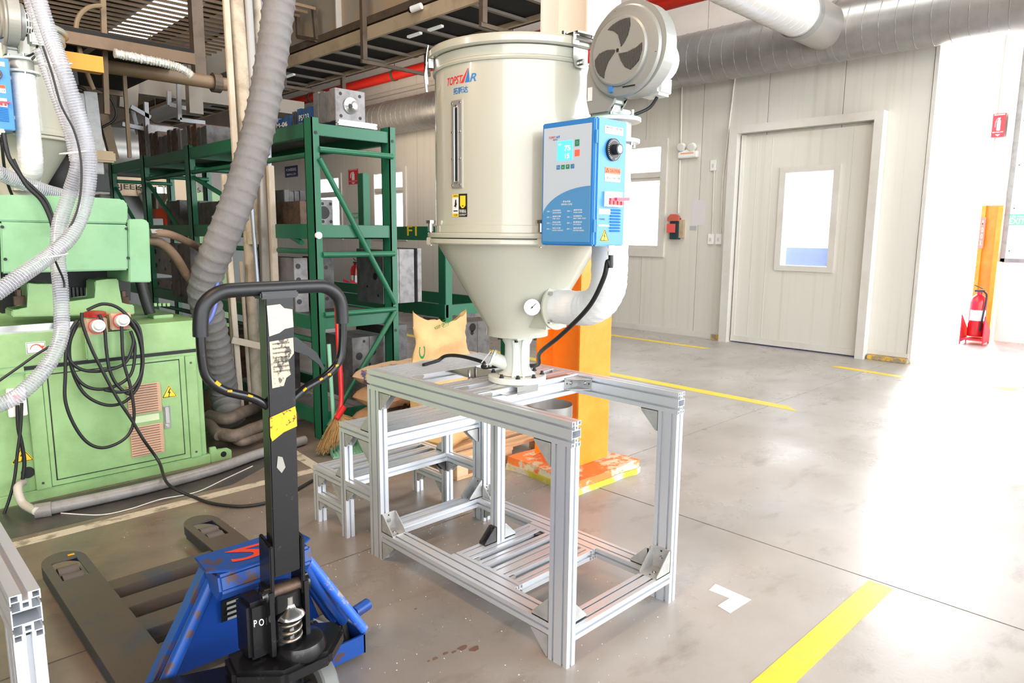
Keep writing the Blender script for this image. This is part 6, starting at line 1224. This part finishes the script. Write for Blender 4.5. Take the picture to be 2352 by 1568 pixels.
MB().box((XW-.08, b_.y+.06, a.z), (XW, a.y, b_.z)).build('box_body', mat('dark_teal', (44, 62, 66), .5), bxr, bevel=.004); B('side_card', CREAM, bxr, (XW-.05, b_.y-.01, a.z+.02), (XW, b_.y+.06, b_.z-.03))
a, b_ = wl(1540, 517), wl(1566, 492); MB().slab3([(XW-.10, a.y, a.z+.06), (XW-.10, b_.y, a.z+.06), (XW-.09, b_.y-.0, b_.z-.03), (XW-.09, b_.y+.05, b_.z), (XW-.09, a.y-.05, b_.z), (XW-.09, a.y, b_.z-.05)], (1, 0, 0), .05).build('red_cover', mat('brick_red', (190, 96, 82), .5), bxr)
a, b_ = wl(1540, 534), wl(1560, 514); B('red_tag', mat('pink_red', (222, 92, 88), .5), bxr, (XW-.105, b_.y, a.z), (XW-.10, a.y, b_.z))
def sign(label, pa, pb, m, x=XW, nm='wall_sign'):
    a, b_ = atx(*pa, x-.01), atx(*pb, x-.01); s_ = thing(nm, label, 'sign', (x, (a.y+b_.y)/2, a.z)); B('sign_board', m, s_, (x-.012, b_.y, a.z), (x-.002, a.y, b_.z))
    def put(s, u0, u1, v0, v1, mm): lettering(s, mm, s_, (x-.0135, a.y-(a.y-b_.y)*u0, a.z+(b_.z-a.z)*v0), (0, -1, 0), (0, 0, 1), (a.y-b_.y)*(u1-u0), (b_.z-a.z)*(v1-v0))
    return s_, put, (x-.0135, a.y, b_.y, a.z, b_.z)
s_, put, q = sign('navy blue workshop sign between the pipes and the rack post', (655, 408), (683, 379), mat('navy_sign', (44, 56, 110), .4)); put('PCM维修组', .1, .9, .52, .82, WHITE); put('维修中心 LẮP', .14, .86, .16, .4, WHITE)
def extsign(label, pa, pb, x=XW):
    s_, put, (xx, ya_, yb_, za_, zb_) = sign(label, pa, pb, mat('sign_red', (214, 34, 50), .4), x); w, h = ya_-yb_, zb_-za_; P = lambda u, v: (xx-.0005, ya_-w*u, za_+h*v)
    MB().slab3([P(.36, .28), P(.64, .28), P(.64, .68), P(.58, .74), P(.42, .74), P(.36, .68)], (-1, 0, 0), .001).slab3([P(.44, .75), P(.56, .75), P(.62, .82), P(.40, .82)], (-1, 0, 0), .001).tube([P(.42, .80), P(.30, .74), P(.24, .6), P(.24, .42)], w*.018, 4).build('extinguisher_pictogram', WHITE, s_)
    put('FIRE EXTINGUISHER', .08, .92, .92, .98, WHITE); put('BÌNH CHỮA CHÁY', .08, .92, .19, .25, WHITE); MB().slab3([P(.3, .12), P(.7, .12), P(.5, .03)], (-1, 0, 0), .001).build('arrow_mark', WHITE, s_)
extsign('red fire extinguisher sign on the far wall left of the hopper', (801, 424), (822, 387)); extsign('red fire extinguisher sign high beside the bright gate', (2276, 316), (2312, 259), XF-.10)
s_, put, q = sign('green exit sign cut by the right edge', (2315, 517), (2372, 491), mat('sign_green', (112, 196, 150), .4), XF-.01); put('LỐI THOÁT', .06, .9, .68, .92, WHITE); put('EXIT', .04, .72, .12, .6, WHITE)
s_, put, q = sign('faded vertical red sign on the orange gate column', (2246, 570), (2265, 499), mat('faded_red_sign', (240, 128, 110), .5), XF-.10); put('Đ\nO\nO\nR', .3, .7, .1, .9, WHITE)
s_, put, q = sign('small green exit sign between the rack posts', (810, 502), (824, 488), mat('sign_green', (112, 196, 150), .4)); put('EXIT', .1, .9, .3, .7, WHITE)
s_, put, q = sign('small dark blue plate behind the rack braces', (457, 425), (466, 407), mat('navy_sign', (44, 56, 110), .4))
def extinguisher(label, base, s=1., stand=True, ang=0):
    t = thing('fire_extinguisher', label, 'fire extinguisher', base); b = Vector(base); z0 = .09*s if stand else .02
    MB().lathe([(.02, z0), (.085*s, z0+.005), (.09*s, z0+.03), (.09*s, z0+.42*s), (.075*s, z0+.48*s), (.03*s, z0+.52*s), (.03*s, z0+.55*s)], b, 28).build('cylinder', RED, t, smooth=40)
    MB().box(b+Vector((-.02, -.06, z0+.55*s)), b+Vector((.02, .06, z0+.575*s))).bar(b+Vector((0, -.03, z0+.59*s)), b+Vector((0, .07, z0+.63*s)), .02, .012).build('valve_handle', DGREY, t)
    MB().tube(spline([b+Vector(p) for p in ((-.01, -.05, z0+.56*s), (-.06, -.10, z0+.5*s), (-.09, -.09, z0+.3*s), (-.09, -.07, z0+.08*s))], 6), .012, 8).build('hose', DARK, t, smooth=50)
    MB().lathe([(.0905*s, z0+.2*s), (.0905*s, z0+.33*s)], b, 20, a0=PI*.75, a1=PI*1.45, close=False).build('label_sticker', WHITE, t)
    if stand:
        for dy in (-.12*s, .12*s): MB().prism([(b.x-.18*s, 0), (b.x-.15*s, 0), (b.x-.15*s, .03), (b.x+.10*s, .03), (b.x+.10*s, 0), (b.x+.14*s, 0), (b.x+.14*s, .16*s), (b.x-.18*s, .36*s)], 'Y', b.y+dy-.006, b.y+dy+.006).build('stand_side', mat('stand_red', (216, 40, 60), .4), t)
        B('stand_base', mat('stand_red', (216, 40, 60), .4), t, (b.x-.16*s, b.y-.12*s, .06), (b.x+.12*s, b.y+.12*s, .085))
    return t
g_ = atz(2250, 795, 0); extinguisher('red fire extinguisher in a red stand by the bright gate', (g_.x+.25, g_.y+.12, 0), 1.15)
g_ = atz(818, 684, 0); extinguisher('small red fire extinguisher on the floor by the far wall', (g_.x, g_.y, 0), 1.25, True)
# things behind the windows and beyond the rack
tag(B('blue_bin', mat('blue_bin', (36, 84, 176), .5), None, (9.9, 3.0, 0), (10.6, 5.4, 1.33)), 'blue container standing outside, seen through the door window', 'container')
fm = thing('far_machine', 'cream and steel machine in the far bay behind the rack', 'machine', (3.4, 12, 0)); A_ = lambda p, y=10.2: aty(*p, y)
a, b_ = A_((262, 448)), A_((445, 415)); MB().box((a.x, 10.2, a.z), (b_.x, 10.4, b_.z)).build('cream_beam', mat('cream_machine', (214, 190, 158), .5), fm, bevel=.01); lettering('BJEEKH  BIH,K006', BLK, fm, (A_((262, 445)).x, 10.195, a.z+.06), (1, 0, 0), (0, 0, 1), 1.1, .09)
a, b_ = A_((395, 470)), A_((445, 400)); MB().box((a.x, 10.1, a.z), (b_.x, 10.5, b_.z)).build('cream_head', mat('cream_machine', (214, 190, 158), .5), fm, bevel=.01)
a, b_ = A_((260, 700)), A_((440, 452)); MB().box((a.x, 10.4, 0), (b_.x+1, 11.5, b_.z)).build('machine_body', mat('far_body', (126, 130, 128), .5), fm, bevel=.01)
a, b_ = A_((440, 460)), A_((520, 443)); MB().box((a.x, 10.3, 0), (b_.x, 11.3, b_.z)).build('green_cover', MACH, fm, bevel=.01)
c = A_((355, 445)); MB().cyl(c, c-Vector((0, 0, .25)), .22, 24, .08).cyl(c, c+Vector((0, 0, .08)), .22, 24).build('steel_funnel', CHROME, fm, smooth=40)
rb_ = thing('robot_arm', 'far take-out robot with cream head and vertical grey profile', 'robot', aty(210, 360, 7.5)); K = lambda px, py: aty(px, py, 6.9)
MB().bar(K(205, 212), K(222, 355), .10, .08, (0, 1, 0)).build('vertical_profile', ALU2, rb_, bevel=.004); MB().bar(K(186, 215), K(195, 350), .07, .06, (0, 1, 0)).build('vertical_profile', ALU2, rb_, bevel=.004)
a, b_ = K(208, 372), K(258, 350); MB().box((a.x, 6.8, a.z), (b_.x, 7.0, b_.z)).build('cream_head', mat('cream_head', (224, 196, 156), .45), rb_, bevel=.015)
MB().bar(K(226, 372), K(228, 400), .06, .06, (0, 1, 0)).build('wrist', ALU2, rb_); q_ = K(225, 360); MB().bar((q_.x, 7.0, q_.z), (q_.x+.9, 10.2, q_.z-.1), .08, .08).build('support_beam', ALU2, rb_); MB().bar(K(228, 395), K(234, 440), .12, .06, (0, 1, 0)).build('gripper', DGREY, rb_, bevel=.006)
MB().tube(spline([K(*p) for p in ((162, 200), (190, 203), (203, 230), (208, 300), (212, 345))], 8), .014, 8).tube(spline([K(*p) for p in ((215, 200), (245, 215), (265, 250), (262, 275), (235, 292))], 8), .01, 8).build('robot_cable', DARK, rb_, smooth=50)
cb = thing('cable_chain', 'black cable carrier and hose bundle behind the far hopper', 'cable carrier', aty(125, 420, 5.9)); K2 = lambda px, py: aty(px, py, 5.9)
MB().tube(spline([K2(*p) for p in ((158, 365), (130, 370), (112, 385), (108, 410), (118, 430))], 8), .045, 8, rf=lambda i: .045 if i % 2 else .038).build('carrier_chain', DARK, cb); MB().sphere(K2(138, 410), .16, 16, (.8, .7, 1.1)).build('hose_bundle', mat('black_bundle', (30, 28, 28), .6), cb, smooth=50)
MB().tube(spline([K2(*p) for p in ((108, 372), (130, 378), (145, 392), (148, 402))], 8), .025, 8).build('bundle_hose', DARK, cb, smooth=50)
tag(B('cream_column', mat('cream_column', (190, 160, 124), .6), None, (aty(76, 30, 8.4).x, 8.4, 0), (aty(110, 30, 8.4).x, 8.7, 7.5)), 'cream building column behind the far hopper', 'column')
tag(MB().cyl((-2, 10.6, gz*0+aty(330, 355, 10.6).z), (aty(415, 365, 10.6).x, 10.6, aty(330, 355, 10.6).z), .33, 32).build('far_duct', GALV, smooth=40), 'large metal duct crossing behind the rack top in the far bay', 'duct')
# background grey dark stuff on lower rack shelves
for i, (px0, px1, py0, py1) in enumerate(((440, 500, 560, 640), (600, 640, 760, 880))): pxmould('dark mould deep in the rack behind the cloth duct, %s' % ('upper one', 'lower one')[i], px0, px1, py0, py1, 6.4, .5, DSTEEL, zb=(.90, .21)[i], n=3, group='moulds deep in the rack')
mould('dark mould on the lowest shelf left of the big drilled one', 2.5, 2.72, 5.3, 5.8, .21, .62, DSTEEL, group='moulds deep in the rack'); mould('rusty mould on the lowest shelf of the middle bay', 2.5, 2.9, 6.0, 6.6, .21, .60, RSTEEL, group='moulds deep in the rack')
